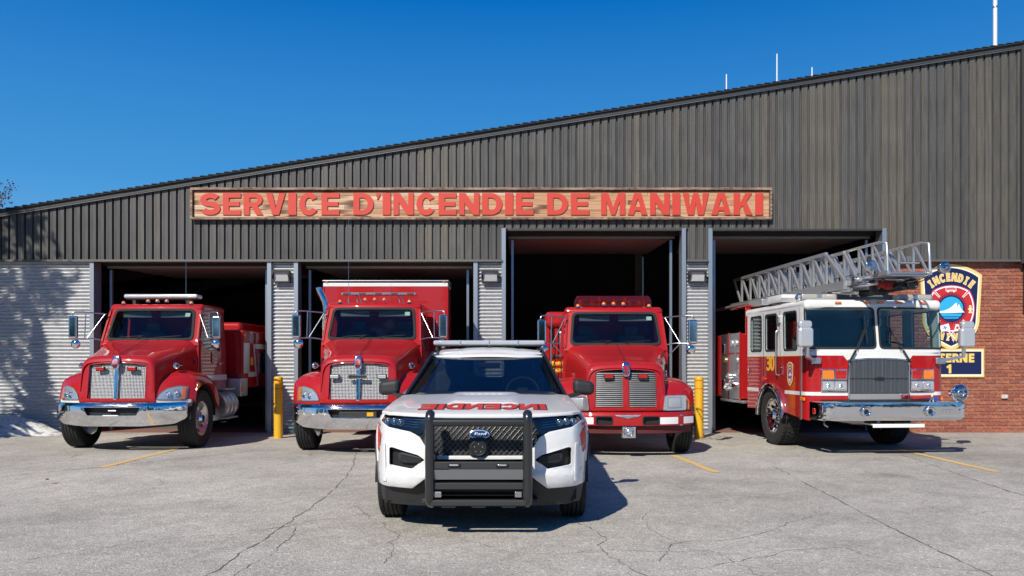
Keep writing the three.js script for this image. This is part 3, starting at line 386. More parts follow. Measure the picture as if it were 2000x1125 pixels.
// ---------- conventional red truck with long hood: local origin on the ground under the front axle ----------
function hoodTruck(t, o) {
  const dy = o.dy || 0, F = x => .84 - .27 * Math.abs(x) ** 3, gY = y => .9 * Math.max(0, y - dy - .8) ** 2;
  const paintM = o.paint || mat.red;
  // nose: grille surround, hood
  const w0 = .60, gw = .475, noseF = (x, y) => .86 - .16 * x * x - .10 * Math.max(0, y - dy - .85) - .5 * Math.max(0, y - dy - 1.42) ** 1.5;
  const topAt = x => 1.535 - .10 * x * x - .25 * Math.max(0, Math.abs(x) - .42) ** 2;
  const outline = [[-w0 - .03, .82 + dy]]; for (let i = -10; i <= 10; i++) { const x = i / 10 * (w0 - .005); outline.push([x, topAt(x) + dy - (Math.abs(i) > 8 ? (Math.abs(i) - 8) * .035 : 0)]); } outline.push([w0 + .03, .82 + dy]);
  const gTop = x => 1.475 - .16 * x * x; const gOut = s => { const l = [[s * .022, .872 + dy], [s * .022, gTop(0) + dy]]; for (let i = 1; i <= 6; i++) { const x = i / 6 * (gw - .02); l.push([s * x, gTop(x) + dy - (i === 6 ? .004 : 0)]); } l.push([s * gw, gTop(gw) - .03 + dy], [s * (gw + .015), .872 + dy]); return l; };
  const full = [[-(gw + .015), .872 + dy], [gw + .015, .872 + dy], [gw, gTop(gw) - .03 + dy]]; for (let i = 5; i >= -5; i--) { const x = i / 5 * (gw - .02); full.push([x, gTop(x) + dy]); } full.push([-gw, gTop(gw) - .03 + dy]);
  const hood = mesh('hood', (() => {
    const st = [[.825, 1.475, .575], [.815, 1.52, .592], [.79, 1.548, .603], [.74, 1.572, .615], [.62, 1.60, .63], [.40, 1.655, .665], [.15, 1.715, .715], [-.12, 1.79, .77], [-.30, 1.85, .815], [-.40, 1.885, .845]].map(a => [a[0], a[1] + dy, a[2]]); const rows = [];
    const zz = []; for (let i = 0; i < st.length - 1; i++) for (let k = 0; k < 3; k++) { const q = k / 3; zz.push(st[i].map((v, j) => lerp(v, st[i + 1][j], q))); } zz.push(st[st.length - 1]);
    for (const [z, h, w] of zz) { const row = [], lowY = 1.0 + dy; const half = [[0, h + .018], [w * .25, h + .016], [w * .5, h + .010], [w * .72, h - .002], [w * .86, h - .025], [w * .95, h - .075], [w, h - .15], [w * 1.015, h - .25], [w * 1.03, h - .36], [w * 1.04, lowY]]; for (let i = half.length - 1; i > 0; i--) row.push([-half[i][0], half[i][1], z + (noseF(half[i][0], half[i][1]) - .82) * Math.max(0, (z - .3) / .55) * .55]); for (const p of half) row.push([p[0], p[1], z + (noseF(p[0], p[1]) - .82) * Math.max(0, (z - .3) / .55) * .55]); rows.push(row); }
    return loft(rows, { flip: false, crease: .9 });
  })(), paintM, t);
  mesh('cowl_gap', (() => { const l = []; for (let i = -9; i <= 9; i++) { const u = i / 9, x = u * .83; l.push([x, 1.885 + dy + .020 - .135 * Math.abs(u) ** 5 - .01 * u * u, -.402]); } return bent(l, .011, .02, 6, 2); })(), mat.black, hood);
  for (const s of [-1, 1]) { mesh('hood_latch', rb(.02, .10, .03, .006, s * .845, 1.50 + dy, -.30), mat.rubber, hood); mesh('hood_vent', [0, 1, 2, 3].map(k => rb(.012, .012, .30, .004, s * (.752 + .004 * k), 1.36 + dy + k * .028, -.05)), mat.black, hood); }
  mesh('hood_seam', beam([0.002, 1.60 + dy + .005, .73], [0, 1.885 + dy + .022, -.36], .008, .006), mat.black, hood);
  mesh('grille_surround', panel(outline, { holes: [full.slice().reverse()], t: .035, bev: .008, edge: .08, map: (x, y, z) => [x, y, noseF(x, y) + z - .035] }), paintM, t);
  const gm = (x, y, z) => [x, y, noseF(x, y) - .035 + z];
  const gr = mesh('grille', panel(full, { t: .008, map: (x, y, z) => gm(x, y, z - .03) }), o.bars ? mat.black : S(C(.05, .052, .055), .5, .3), t);
  if (o.bars) {
    for (let k = 0; k < 19; k++) { const y = .895 + k * .0300 + dy; for (const s of [-1, 1]) { const x1 = gw + .008 - (y - dy - .872) * .024, top = gTop(gw) - .035 + dy; if (y > top + .03) continue; const l = []; mesh('grille_bar', panel([[s * .03, y - .0075], [s * x1, y - .0075], [s * x1, y + .0075], [s * .03, y + .0075]], { t: .016, bev: .003, edge: .12, map: gm }), S(C(.29, .295, .30), .5, .4), gr); } }
    mesh('grille_divider', panel([[-.05, .86 + dy], [.05, .86 + dy], [.045, gTop(0) + .01 + dy], [-.045, gTop(0) + .01 + dy]], { t: .03, bev: .006, map: gm }), paintM, t);
  } else {
    // polished plate of pressed studs
    const st = [], R = .013; const base = new THREE.SphereGeometry(R, 6, 3, 0, 6.3, 0, 1.45).rotateX(Math.PI / 2).scale(1, 1, .75); for (let y = .888; y < 1.48; y += .0235) for (let x = .035; x < gw; x += .0235) for (const s of [-1, 1]) if (y < gTop(x) - .014 - (x > gw - .03 ? .03 : 0)) { const q = gm(s * x, y + dy, -.020); st.push(base.clone().rotateZ(rr(0, 1)).translate(...q)); }
    const m = mesh('grille_studs', st, S(C(.53, .535, .55), .42, .75), gr); m.userData.kind = 'stuff';
    mesh('grille_divider', panel(rpoly([[-.028, .855 + dy], [.028, .855 + dy], [.034, 1.25 + dy], [.026, 1.40 + dy], [-.026, 1.40 + dy], [-.034, 1.25 + dy]], .02), { t: .04, bev: .010, edge: .08, map: gm }), mat.chrome, t);
    mesh('grille_rim', panel(full.map(p => [p[0] * 1.012, (p[1] - 1.17 - dy) * 1.012 + 1.17 + dy]), { holes: [full.map(p => [p[0] * .985, (p[1] - 1.17 - dy) * .982 + 1.17 + dy]).reverse()], t: .014, map: gm }), mat.chrome, t);
  }
  { // hood ornament: chrome shield with a red enamel inset
    const e = mesh('hood_emblem', panel(rpoly([[-.045, 1.36 + dy], [.045, 1.36 + dy], [.06, 1.44 + dy], [.062, 1.52 + dy], [.045, 1.585 + dy], [-.045, 1.585 + dy], [-.062, 1.52 + dy], [-.06, 1.44 + dy]], .03), { t: .04, bev: .010, edge: .05, map: (x, y, z) => [x, y, .845 - .3 * Math.max(0, y - dy - 1.45) - .02 + z] }), mat.chrome, t);
    mesh('emblem_disc', panel(circ(.042, 20, 0, 1.485 + dy, .048), { t: .006, edge: 0, map: (x, y, z) => [x, y, .875 - .3 * Math.max(0, y - dy - 1.45) + z] }), S(C(.30, .015, .03), .3), e); mesh('emblem_bar', panel([[-.028, 1.375 + dy], [.028, 1.375 + dy], [.034, 1.44 + dy], [-.034, 1.44 + dy]], { t: .006, edge: 0, map: (x, y, z) => [x, y, .8755 + z] }), S(C(.22, .02, .05), .3), e);
    for (const s of [-1, 0, 1]) mesh('emblem_rib', panel([[s * .018 - .004, 1.38 + dy], [s * .018 + .004, 1.38 + dy], [s * .018 + .004, 1.435 + dy], [s * .018 - .004, 1.435 + dy]], { t: .004, edge: 0, map: (x, y, z) => [x, y, .881 + z] }), mat.chrome, e);
  }
  for (const s of [-1, 1]) { const y = o.flashY + dy, x = s * o.flashX, l = mesh('grille_flasher', rb(.155, .075, .05, .012, x, y, noseF(x, y) + .02), mat.black, t); mesh('flasher_lens', rb(.135, .058, .04, .012, x, y, noseF(x, y) + .035), o.flashM, l); }
  // fenders: profiles (z, y) set side by side across x
  const Hx = curve([[.5, 1.37], [.78, 1.345], [.95, 1.31], [1.05, 1.262], [1.12, 1.195], [1.15, 1.115]]);
  const prof = (x) => { const z0 = F(x), H = Hx(x) + dy, l = []; for (let i = 0; i <= 6; i++) { const y = .80 + dy + i / 6 * .28; l.push([z0 - gY(y), y]); } const a = l[6], c = new THREE.CubicBezierCurve(new THREE.Vector2(a[0], a[1]), new THREE.Vector2(a[0] - .05, a[1] + .10), new THREE.Vector2(.42, H - .02), new THREE.Vector2(.08, H)); for (let i = 1; i <= 7; i++) { const p = c.getPoint(i / 7); l.push([p.x, p.y]); } for (const [z, d] of [[-.12, .002], [-.32, .02], [-.5, .075], [-.62, .17], [-.69, .32], [-.71, .5]]) l.push([z, H - d]); return l; };
  const fl = loft([.46, .55, .65, .75, .85, .93, 1.0, 1.05, 1.09, 1.12, 1.138, 1.148].map(x => prof(x).map(p => [x, p[1], p[0]])), { crease: .8 });
  for (const s of [-1, 1]) {
    const f = mesh('fender', s > 0 ? fl : mirrorX(fl), paintM, t);
    // outer skirt down to the wheel arch
    const P = prof(1.148), arch = []; for (let i = 0; i <= 14; i++) { const a = (i / 14) * 2.75 + .30; arch.push([.585 * Math.cos(a), .52 + dy * .5 + .585 * Math.sin(a)]); }
    const sk = [...arch.slice().reverse().map(p => p), ]; const poly = [[P[0][0], .80 + dy], ...P.slice(1), ...arch.slice().reverse().filter(p => p[0] > -.66 && p[0] < P[0][0] - .01 && p[1] > .72 + dy)];
    mesh('fender_skirt', panel(poly, { t: .03, edge: .1, map: (u, v, w) => [s * (1.120 + w), v, u] }), paintM, f);
    mesh('inner_guard', new THREE.CylinderGeometry(.57, .57, .55, 24, 1, true, 0, Math.PI).rotateZ(Math.PI / 2).rotateX(0).translate(s * .85, .52 + dy * .5, 0), mat.under, f);
    // headlamps laid into the fender face
    const hm = (x, y, z) => [s * x, y, F(x) - gY(y) + z];
    if (o.oldLamps) {
      const bz = mesh('headlamp', panel(rpoly([[.58, .835 + dy], [.965, .835 + dy], [.965, 1.055 + dy], [.61, 1.055 + dy]], .03), { t: .02, bev: .005, map: (x, y, z) => [s * x, y, lerp(F(.58), F(.965), (x - .58) / .385) + .02 + z] }), mat.lamp, t);
      mesh('bezel', panel(rpoly([[.57, .825 + dy], [.975, .825 + dy], [.975, 1.065 + dy], [.60, 1.065 + dy]], .035), { holes: [rpoly([[.655, .865 + dy], [.655, 1.03 + dy], [.885, 1.03 + dy], [.885, .865 + dy]], .02)], t: .03, bev: .006, map: (x, y, z) => [s * x, y, lerp(F(.58), F(.965), (x - .58) / .385) + .035 + z] }), mat.lamp, bz);
      mesh('lens', panel(rpoly([[.66, .87 + dy], [.88, .87 + dy], [.88, 1.025 + dy], [.66, 1.025 + dy]], .02), { t: .012, bev: .004, map: (x, y, z) => [s * x, y, lerp(F(.58), F(.965), (x - .58) / .385) + .047 + z + .02 * Math.cos((x - .77) * 12) * Math.cos((y - dy - .95) * 16)] }), mat.frost, bz);
      mesh('turn_signal', panel(rpoly([[.985, .83 + dy], [1.05, .83 + dy], [1.05, .97 + dy], [.99, 1.05 + dy]], .02), { t: .025, bev: .006, edge: .05, map: (x, y, z) => hm(x, y, z + .004) }), mat.amber, bz);
    } else {
      const ol = rpoly([[.645, .865 + dy], [1.04, .855 + dy], [1.045, 1.06 + dy], [.93, 1.075 + dy], [.78, 1.035 + dy], [.69, .955 + dy]], .03);
      const bz = mesh('headlamp', panel(ol, { t: .012, edge: .05, map: (x, y, z) => hm(x, y, z + .003) }), S(C(.62, .64, .66), .32, .6), t);
      mesh('bezel', panel(rpoly([[.630, .852 + dy], [1.052, .842 + dy], [1.057, 1.07 + dy], [.93, 1.089 + dy], [.77, 1.047 + dy], [.676, .958 + dy]], .03), { holes: [ol.slice().reverse()], t: .012, edge: .05, map: (x, y, z) => hm(x, y, z + .006) }), mat.grey, bz);
      for (const [x, y, r] of [[.80, .935, .048], [.90, .955, .056]]) { const q = hm(x, y + dy, .014); mesh('lamp_bowl', new THREE.LatheGeometry([[.012, 0], [r * .6, .004], [r, .02], [r * 1.05, .02], [r * 1.1, 0]].map(p => new THREE.Vector2(...p)), 24).rotateX(Math.PI / 2).translate(...q), mat.chrome, bz); mesh('bulb', sp(.018, q[0], q[1], q[2] + .01, 10), mat.frost, bz); }
      mesh('turn_signal', panel(rpoly([[.965, .862 + dy], [1.035, .862 + dy], [1.038, 1.052 + dy], [.975, 1.062 + dy], [.985, .96 + dy]], .012), { t: .018, bev: .004, edge: .05, map: (x, y, z) => hm(x, y, z + .012) }), mat.amber, bz);
      mesh('lens', panel(ol, { t: .006, edge: .05, map: (x, y, z) => hm(x, y, z + .037 * (1)) }), mat.lens, bz);
    }
    // round chrome horn lamp on the hood side
    if (!o.bars) mesh('side_lamp', [bent([[s * .70, 1.40 + dy, .02], [s * .80, 1.42 + dy, .10], [s * .80, 1.42 + dy, .30]], .011, .05), new THREE.LatheGeometry([[.018, -.05], [.045, 0], [.052, .05], [.052, .065], [.044, .065], [.03, .03], [.018, .02]].map(p => new THREE.Vector2(...p)), 20).rotateX(Math.PI / 2).translate(s * .80, 1.42 + dy, .32)], mat.chrome, t);
  }
  // lower front panel under grille and lamps
  mesh('front_panel', panel([[-1.10, .80 + dy], [1.10, .80 + dy], [1.10, .855 + dy], [.62, .855 + dy], [-.62, .855 + dy], [-1.10, .855 + dy]], { t: .02, edge: .08, map: (x, y, z) => [x, y, F(x) + .0 + z - .014] }), o.band || paintM, t);
  // bumper
  const B = x => .99 - .30 * Math.abs(x) ** 3.2, bTop = o.bTop, bBot = o.bBot;
  const bz = y => (y > bTop - .05 ? -.4 * (y - bTop + .05) : 0) - (o.chromeBumper ? .22 : .05) * Math.max(0, bTop - .15 - y) - (o.chromeBumper ? .35 * (y - (bTop + bBot) / 2) ** 2 : 0);
  const bMap = (x, y, z) => [x, y, B(x) + bz(y) + z];
  if (o.chromeBumper) {
    const bo = rpoly([[-.46, bBot, .02], [.46, bBot, .02], [.92, bBot + .03, .04], [1.08, bBot + .12, .05], [1.10, bTop - .03, .03], [1.06, bTop, .02], [-1.06, bTop, .02], [-1.10, bTop - .03, .03], [-1.08, bBot + .12, .05], [-.92, bBot + .03, .04]]);
    const hole = rpoly([[-.46, bTop - .075], [-.40, bTop - .20], [.40, bTop - .20], [.46, bTop - .075]], .015).reverse();
    const b = mesh('bumper', panel(bo, { holes: [hole], t: .02, bev: .006, edge: .055, map: bMap, crease: .9 }), mat.chrome, t);
    mesh('bumper_recess', panel([[-.5, bTop - .22], [.5, bTop - .22], [.5, bTop - .05], [-.5, bTop - .05]], { t: .01, map: (x, y, z) => [x, y, B(x) - .09 + z] }), mat.black, b);
    if (o.tow) { mesh('winch_plate', rb(.60, .10, .05, .012, .02, bTop - .155, .96), mat.plastic, b); mesh('amber_tag', rb(.105, .062, .02, .006, .22, bTop - .15, .995), mat.yellow, b); }
    else { mesh('tow_eye', rb(.14, .025, .05, .01, 0, bTop - .13, .95), mat.alu, b); mesh('plate_tab', rb(.25, .018, .02, .004, -.01, bTop - .205, 1.0), mat.reflect, b); }
    if (o.whiteEnds) for (const s of [-1, 1]) mesh('white_patch', panel(rpoly([[s * .49, bTop - .075], [s * 1.07, bTop - .075], [s * 1.07, bTop - .20], [s * .46, bTop - .20]].sort(() => 0), .01), { t: .004, edge: .06, map: (x, y, z) => bMap(x, y, .021 + z) }), mat.reflect, b);
  } else {
    const b = mesh('bumper', panel(rpoly([[-1.08, bBot + .01], [1.08, bBot + .01], [1.10, bTop], [-1.10, bTop]], .02), { holes: [[-.36, .36]].flatMap(([a, c]) => [a, c].map(q => rpoly([[q - .12, bTop - .18], [q - .12, bTop - .06], [q + .12, bTop - .06], [q + .12, bTop - .18]], .03))), t: .03, bev: .008, edge: .07, map: bMap }), paintM, t);
    for (const q of [-.36, .36]) { mesh('air_slot', rb(.27, .15, .02, .02, q, bTop - .12, B(q) - .03), mat.black, b); mesh('slot_rim', panel(rpoly([[q - .135, bTop - .19], [q + .135, bTop - .19], [q + .135, bTop - .055], [q - .135, bTop - .055]], .035), { holes: [rpoly([[q - .115, bTop - .175], [q - .115, bTop - .07], [q + .115, bTop - .07], [q + .115, bTop - .175]], .03)], t: .008, map: (x, y, z) => bMap(x, y, .036 + z) }), mat.black, b); }
    for (const [a, c] of [[-.80, -.52], [.50, .80], [.90, 1.09], [-1.09, -.90]]) mesh('reflective_block', panel(rpoly([[a, bTop - .18], [c, bTop - .18], [c, bTop - .075], [a, bTop - .075]], .006), { t: .004, edge: .06, map: (x, y, z) => bMap(x, y, .037 + z) }), mat.reflect, b);
    for (const x of [-.86, .84, .865, -.885]) for (const y of [.05, .2]) mesh('bolt', cy(.012, .012, .012, x, bTop - y, B(x) + .04, 'z', 8), mat.steel, b);
    mesh('winged_badge', panel([[-.2, bTop - .035], [-.17, bTop - .06], [-.06, bTop - .075], [0, bTop - .095], [.06, bTop - .075], [.17, bTop - .06], [.2, bTop - .035]], { t: .01, bev: .002, map: (x, y, z) => bMap(x, y, .037 + z) }), mat.alu, b);
    mesh('siren', [rb(.21, .18, .10, .012, .02, bTop - .30, .97), new THREE.TorusGeometry(.072, .012, 8, 28).translate(.02, bTop - .295, 1.03)], mat.chrome, b); mesh('siren_lamp', new THREE.SphereGeometry(.066, 18, 10, 0, 6.3, 0, 1.3).rotateX(Math.PI / 2).translate(.02, bTop - .295, .985), mat.lamp, b);
    mesh('valance', panel([[-1.06, bBot - .11], [1.06, bBot - .11], [1.07, bBot + .01], [-1.07, bBot + .01]], { t: .02, edge: .09, map: (x, y, z) => [x, y, B(x) - .06 + z] }), mat.darkRed, b);
  }
  // cab: shell with real openings
  const zw = (x, y) => lerp(-.33, -.62, (y - dy - 1.86) / .60) - .13 * x * x, hw = y => .885 - .06 * Math.max(0, y - dy - 1.7) / .8;
  const ws = rpoly([[-.755, 1.90 + dy], [.755, 1.90 + dy], [.70, 2.425 + dy], [-.70, 2.425 + dy]], .075), cabTop = 2.50 + dy;
  const cab = mesh('cab', panel(rpoly([[-.88, 1.78 + dy, .01], [.88, 1.78 + dy, .01], [.835, 2.46 + dy, .07], [-.835, 2.46 + dy, .07]]), { holes: [ws.slice().reverse()], t: .05, edge: .09, map: (x, y, z) => [x, y, zw(x, y) + z - .05] }), paintM, t);
  mesh('windshield_seal', panel(rpoly([[-.785, 1.872 + dy], [.785, 1.872 + dy], [.728, 2.452 + dy], [-.728, 2.452 + dy]], .09), { holes: [rpoly([[-.740, 1.913 + dy], [.740, 1.913 + dy], [.686, 2.412 + dy], [-.686, 2.412 + dy]], .07).reverse()], t: .018, bev: .004, edge: .09, map: (x, y, z) => [x, y, zw(x, y) + z - .004] }), mat.rubber, cab);
  mesh('windshield', panel(ws, { t: .004, edge: .07, map: (x, y, z) => [x, y, zw(x, y) + z - .012] }), mat.glass, cab);
  const back = o.cabBack, doorWin = rpoly([[-.60, 1.78 + dy], [-.80, 2.33 + dy], [-1.42, 2.33 + dy], [-1.42, 1.70 + dy], [-.95, 1.70 + dy]], .05);
  for (const s of [-1, 1]) {
    const sideMap = (z, y, w) => [s * (hw(y) - .03 + w - .03 * Math.max(0, z + .55)), y, z];
    mesh('cab_side', panel(rpoly([[-.40, .82 + dy], [-.40, 1.86 + dy], [-.66, 2.44 + dy, .05], [back, 2.44 + dy, .05], [back, .82 + dy]], .01), { holes: [doorWin.slice().reverse()], t: .03, edge: .12, map: sideMap }), paintM, cab);
    const d = mesh('door', panel(rpoly([[-.46, .92 + dy], [-.46, 1.82 + dy], [-.72, 2.40 + dy], [-1.5, 2.40 + dy], [-1.5, .92 + dy]], .04), { holes: [rpoly([[-.58, 1.77 + dy], [-.785, 2.345 + dy], [-1.435, 2.345 + dy], [-1.435, 1.685 + dy], [-.94, 1.685 + dy]], .05).reverse()], t: .014, bev: .004, edge: .12, map: (z, y, w) => sideMap(z, y, w + .03) }), paintM, t);
    mesh('door_window', panel(doorWin, { t: .004, edge: .15, map: (z, y, w) => sideMap(z, y, w + .012) }), mat.glass, d); mesh('door_handle', rb(.02, .03, .14, .008, s * .93, 1.45 + dy, -1.38), mat.chrome, d);
  }
  mesh('cab_back', bx(1.68, 1.64, .03, 0, 1.63 + dy, back + .02), paintM, cab);
  mesh('roof', (() => { const g = new RoundedBoxGeometry(1.70, .13, -.62 - back + .06, 6, .06); const p = g.attributes.position; for (let i = 0; i < p.count; i++) { if (p.getY(i) > 0) p.setY(i, p.getY(i) + .045 * (1 - (p.getX(i) / .86) ** 2)); if (p.getZ(i) > 0) p.setZ(i, p.getZ(i) - .13 * p.getX(i) ** 2 - .5 * Math.max(0, p.getY(i)) ); } return toCreasedNormals(clean(g), 1.2).translate(0, 2.472 + dy, (-.62 + back) / 2 - .01); })(), paintM, t);
  // inside
  mesh('cab_floor', bx(1.6, .04, -back - .45, 0, 1.0 + dy, (back - .45) / 2), mat.interior, cab);
  const dash = mesh('dashboard', rb(1.62, .55, .42, .05, 0, 1.60 + dy, -.66), mat.interior, t); mesh('dash_panel', rb(.5, .06, .25, .02, .38, 1.875 + dy, -.72), S(C(.06, .065, .07), .7), dash);
  mesh('dash_paper', rb(.20, .004, .13, .002, -.06, 1.882 + dy, -.56), mat.paper, dash); for (const s of [-1, 1]) mesh('sun_visor', rb(.52, .13, .015, .006, s * .34, 2.36 + dy, -.70), mat.grey, dash);
  const sw = mesh('steering_wheel', [new THREE.TorusGeometry(.21, .016, 8, 28), bx(.4, .025, .02), cy(.05, .05, .04, 0, 0, 0, 'z')], mat.plastic, t); sw.position.set(.40, 1.82 + dy, -.96); sw.rotation.x = -.95;
  for (const x of [-.42, .42]) { const sg = new THREE.Group(); sg.name = 'seat'; t.add(sg); mesh('seat_cushion', rb(.5, .16, .5, .06, x, 1.42 + dy, -1.28), mat.seat, sg); mesh('seat_back', rb(.48, .62, .14, .06, x, 1.78 + dy, -1.55), mat.seat, sg); mesh('headrest', rb(.26, .18, .1, .04, x, 2.17 + dy, -1.57), mat.seat, sg); }
  { const q = (x, y) => [x, y + dy, zw(x, y + dy) - .022]; const c = rb(.09, .075, .004, .005); const st = mesh('windshield_sticker', c, mat.paper, t); st.position.set(.60, 2.34 + dy, zw(.60, 2.34 + dy) - .022); st.rotation.x = -.45; }
  for (const [xa, xb] of [[-.05, -.38], [.05, .46]]) mesh('wiper', [bar([xa * 4, 1.895 + dy, -.31 - .13 * (xa * 4) ** 2], [xb * .3, 1.935 + dy, -.32], .007, 6), bar([xb * .8 - .18, 1.925 + dy, -.345], [xb * .8 + .22, 1.95 + dy, -.345], .006, 6)], mat.black, t);
  // cab marker lamps
  for (const x of [-.62, -.17, 0, .17, .62]) { const m = mesh('marker_lamp', cy(.038, .043, .02, x, 2.585 + dy - .10 * x * x, -.74, 'y', 14), mat.chrome, t); mesh('amber_lens', new THREE.SphereGeometry(.036, 14, 8, 0, 6.3, 0, 1.571).scale(1, 1.15, 1).translate(x, 2.595 + dy - .10 * x * x, -.74), mat.amber, m); }
  // mirrors on tube brackets
  for (const s of [-1, 1]) {
    const m = new THREE.Group(); m.name = 'side_mirror'; t.add(m);
    mesh('mirror_bracket', [bent([[s * .84, 2.35 + dy, -.55], [s * 1.14, 2.37 + dy, -.30], [s * 1.29, 2.365 + dy, -.24], [s * 1.29, 2.25 + dy, -.24]], .012, .05), bent([[s * .88, 1.88 + dy, -.42], [s * 1.0, 1.905 + dy, -.36], [s * 1.33, 1.895 + dy, -.22]], .012, .05), bar([s * 1.10, 2.368 + dy, -.33], [s * 1.11, 1.905 + dy, -.31], .009), bar([s * .86, 2.34 + dy, -.53], [s * 1.08, 1.905 + dy, -.33], .010), ...(o.bars ? [bar([s * 1.08, 1.9 + dy, -.33], [s * .90, 1.70 + dy, -.42], .010)] : [])], mat.steel, m);
    mesh('mirror_head', rb(.15, .40, .085, .03, s * 1.27, 2.10 + dy, -.23, 3), mat.chrome, m); mesh('mirror_face', bx(.12, .36, .006, s * 1.27, 2.10 + dy, -.272), mat.steel, m);
    mesh('spot_mirror', new THREE.SphereGeometry(.085, 18, 10, 0, 6.3, 0, 1.571).rotateX(Math.PI / 2).scale(1, 1, .6).translate(s * 1.24, 1.80 + dy, -.25), mat.chrome, m); mesh('mirror_grip', bar([s * 1.24, 1.9 + dy, -.26], [s * 1.24, 1.8 + dy, -.26], .009), mat.steel, m);
  }
  // chassis and wheels
  mesh('chassis', [bx(.12, .22, 7.6, -.42, .68, -3.2), bx(.12, .22, 7.6, .42, .68, -3.2), bx(1.7, .14, .16, 0, .48, 0), bx(1.0, .45, .9, 0, .86, .1), bx(1.6, .1, .12, 0, .52, -4.6)], mat.under, t);
  for (const s of [-1, 1]) { wheel(t, s * .985, .5, 0, false, o.rimM); wheel(t, s * 1.02, .5, -4.6, false, o.rimM); }
  return t;
}
// 1: tanker, leftmost
{
  const t = thing('tanker_truck', 'red tanker fire truck with white light bar and studded grille, in the leftmost bay', 'fire truck', [-6.5, 0, 2.92], 0, 'red fire trucks parked in the bays');
  hoodTruck(t, { flashX: .26, flashY: 1.37, flashM: mat.redLens, chromeBumper: true, bTop: .815, bBot: .43, band: mat.truckWhite, cabBack: -1.80, rimM: mat.alu });
  const lb = mesh('light_bar', rb(1.36, .075, .28, .03, 0, 2.70, -1.0, 3), PH({ color: C(.72, .74, .77), roughness: .12, clearcoat: 1, transmission: .35, thickness: 0 }), t); mesh('light_bar_base', rb(1.30, .03, .24, .01, 0, 2.655, -1.0), mat.plastic, lb); for (const x of [-.5, .5]) mesh('light_bar_foot', bx(.06, .09, .2, x, 2.60, -1.0), mat.plastic, lb); for (let k = 0; k < 6; k++) mesh('light_module', rb(.17, .045, .2, .01, -.52 + k * .208, 2.70, -1.0), mat.lamp, lb);
  for (const s of [-1, 1]) { mesh('skirt_stripe', panel([[-.52, 1.14], [-1.78, 1.14], [-1.78, 1.24], [-.52, 1.24]], { t: .003, edge: .3, map: (z, y, w) => [s * (.905 + w), y, z] }), mat.truckWhite, t); }
  badge(t, .17, .24, .916, 1.56, -1.05, Math.PI / 2); badge(t, .17, .24, -.916, 1.56, -1.05, -Math.PI / 2);
  const b = mesh('tank_body', [rb(2.26, 1.18, 4.6, .05, 0, 1.54, -4.40), rb(1.9, .2, 4.2, .08, 0, 2.2, -4.6)], mat.red, t);
  for (const s of [-1, 1]) {
    mesh('zigzag_stripe', panel([[-2.4, 1.28], [-2.85, 1.28], [-2.72, 1.86], [-4.9, 1.86], [-4.9, 1.76], [-2.82, 1.76], [-2.96, 1.18], [-2.4, 1.18]], { t: .004, edge: .4, map: (z, y, w) => [s * (1.131 + w), y, z] }), mat.truckWhite, b);
    mesh('locker_shutter', rb(.016, .44, .72, .006, s * 1.130, 1.46, -3.45), mat.steel, b); mesh('side_light', rb(.02, .07, .14, .008, s * 1.135, 2.02, -2.2), mat.redLens, b);
    mesh('pump_panel', rb(.02, .62, .36, .01, s * 1.128, 1.56, -2.3), mat.brushed, b); mesh('body_number', panel([[-2.55, 1.42], [-2.70, 1.42], [-2.70, 1.58], [-2.55, 1.58]], { t: .004, edge: 0, map: (z, y, w) => [s * (1.132 + w), y, z] }), mat.gold, b); mesh('tread_box', rb(.36, .36, .42, .02, s * .97, .98, -2.10), mat.brushed, t); mesh('turn_lamp', rb(.02, .12, .06, .005, s * 1.155, .95, -1.96), mat.amber, b); mesh('hose_cap', cy(.12, .12, .02, s * 1.135, 1.98, -2.6, 'x', 24), mat.frost, b);
    const f = mesh('fuel_tank', cy(.27, .27, .72, s * .92, .66, -1.28, 'z', 28), mat.alu, t); for (const z of [-1.08, -1.3, -1.5]) mesh('tank_strap', new THREE.TorusGeometry(.273, .012, 6, 28).translate(s * .92, .66, z), mat.steel, f); mesh('step', rb(.24, .03, .6, .008, s * 1.08, .43, -1.28), mat.brushed, f); mesh('step', rb(.28, .03, .5, .008, s * 1.02, .97, -1.28), mat.brushed, f);
  }
  mesh('antenna', cy(.0025, .004, 1.6, .30, 3.4, -1.3, 'y', 6), mat.steel, t);
}
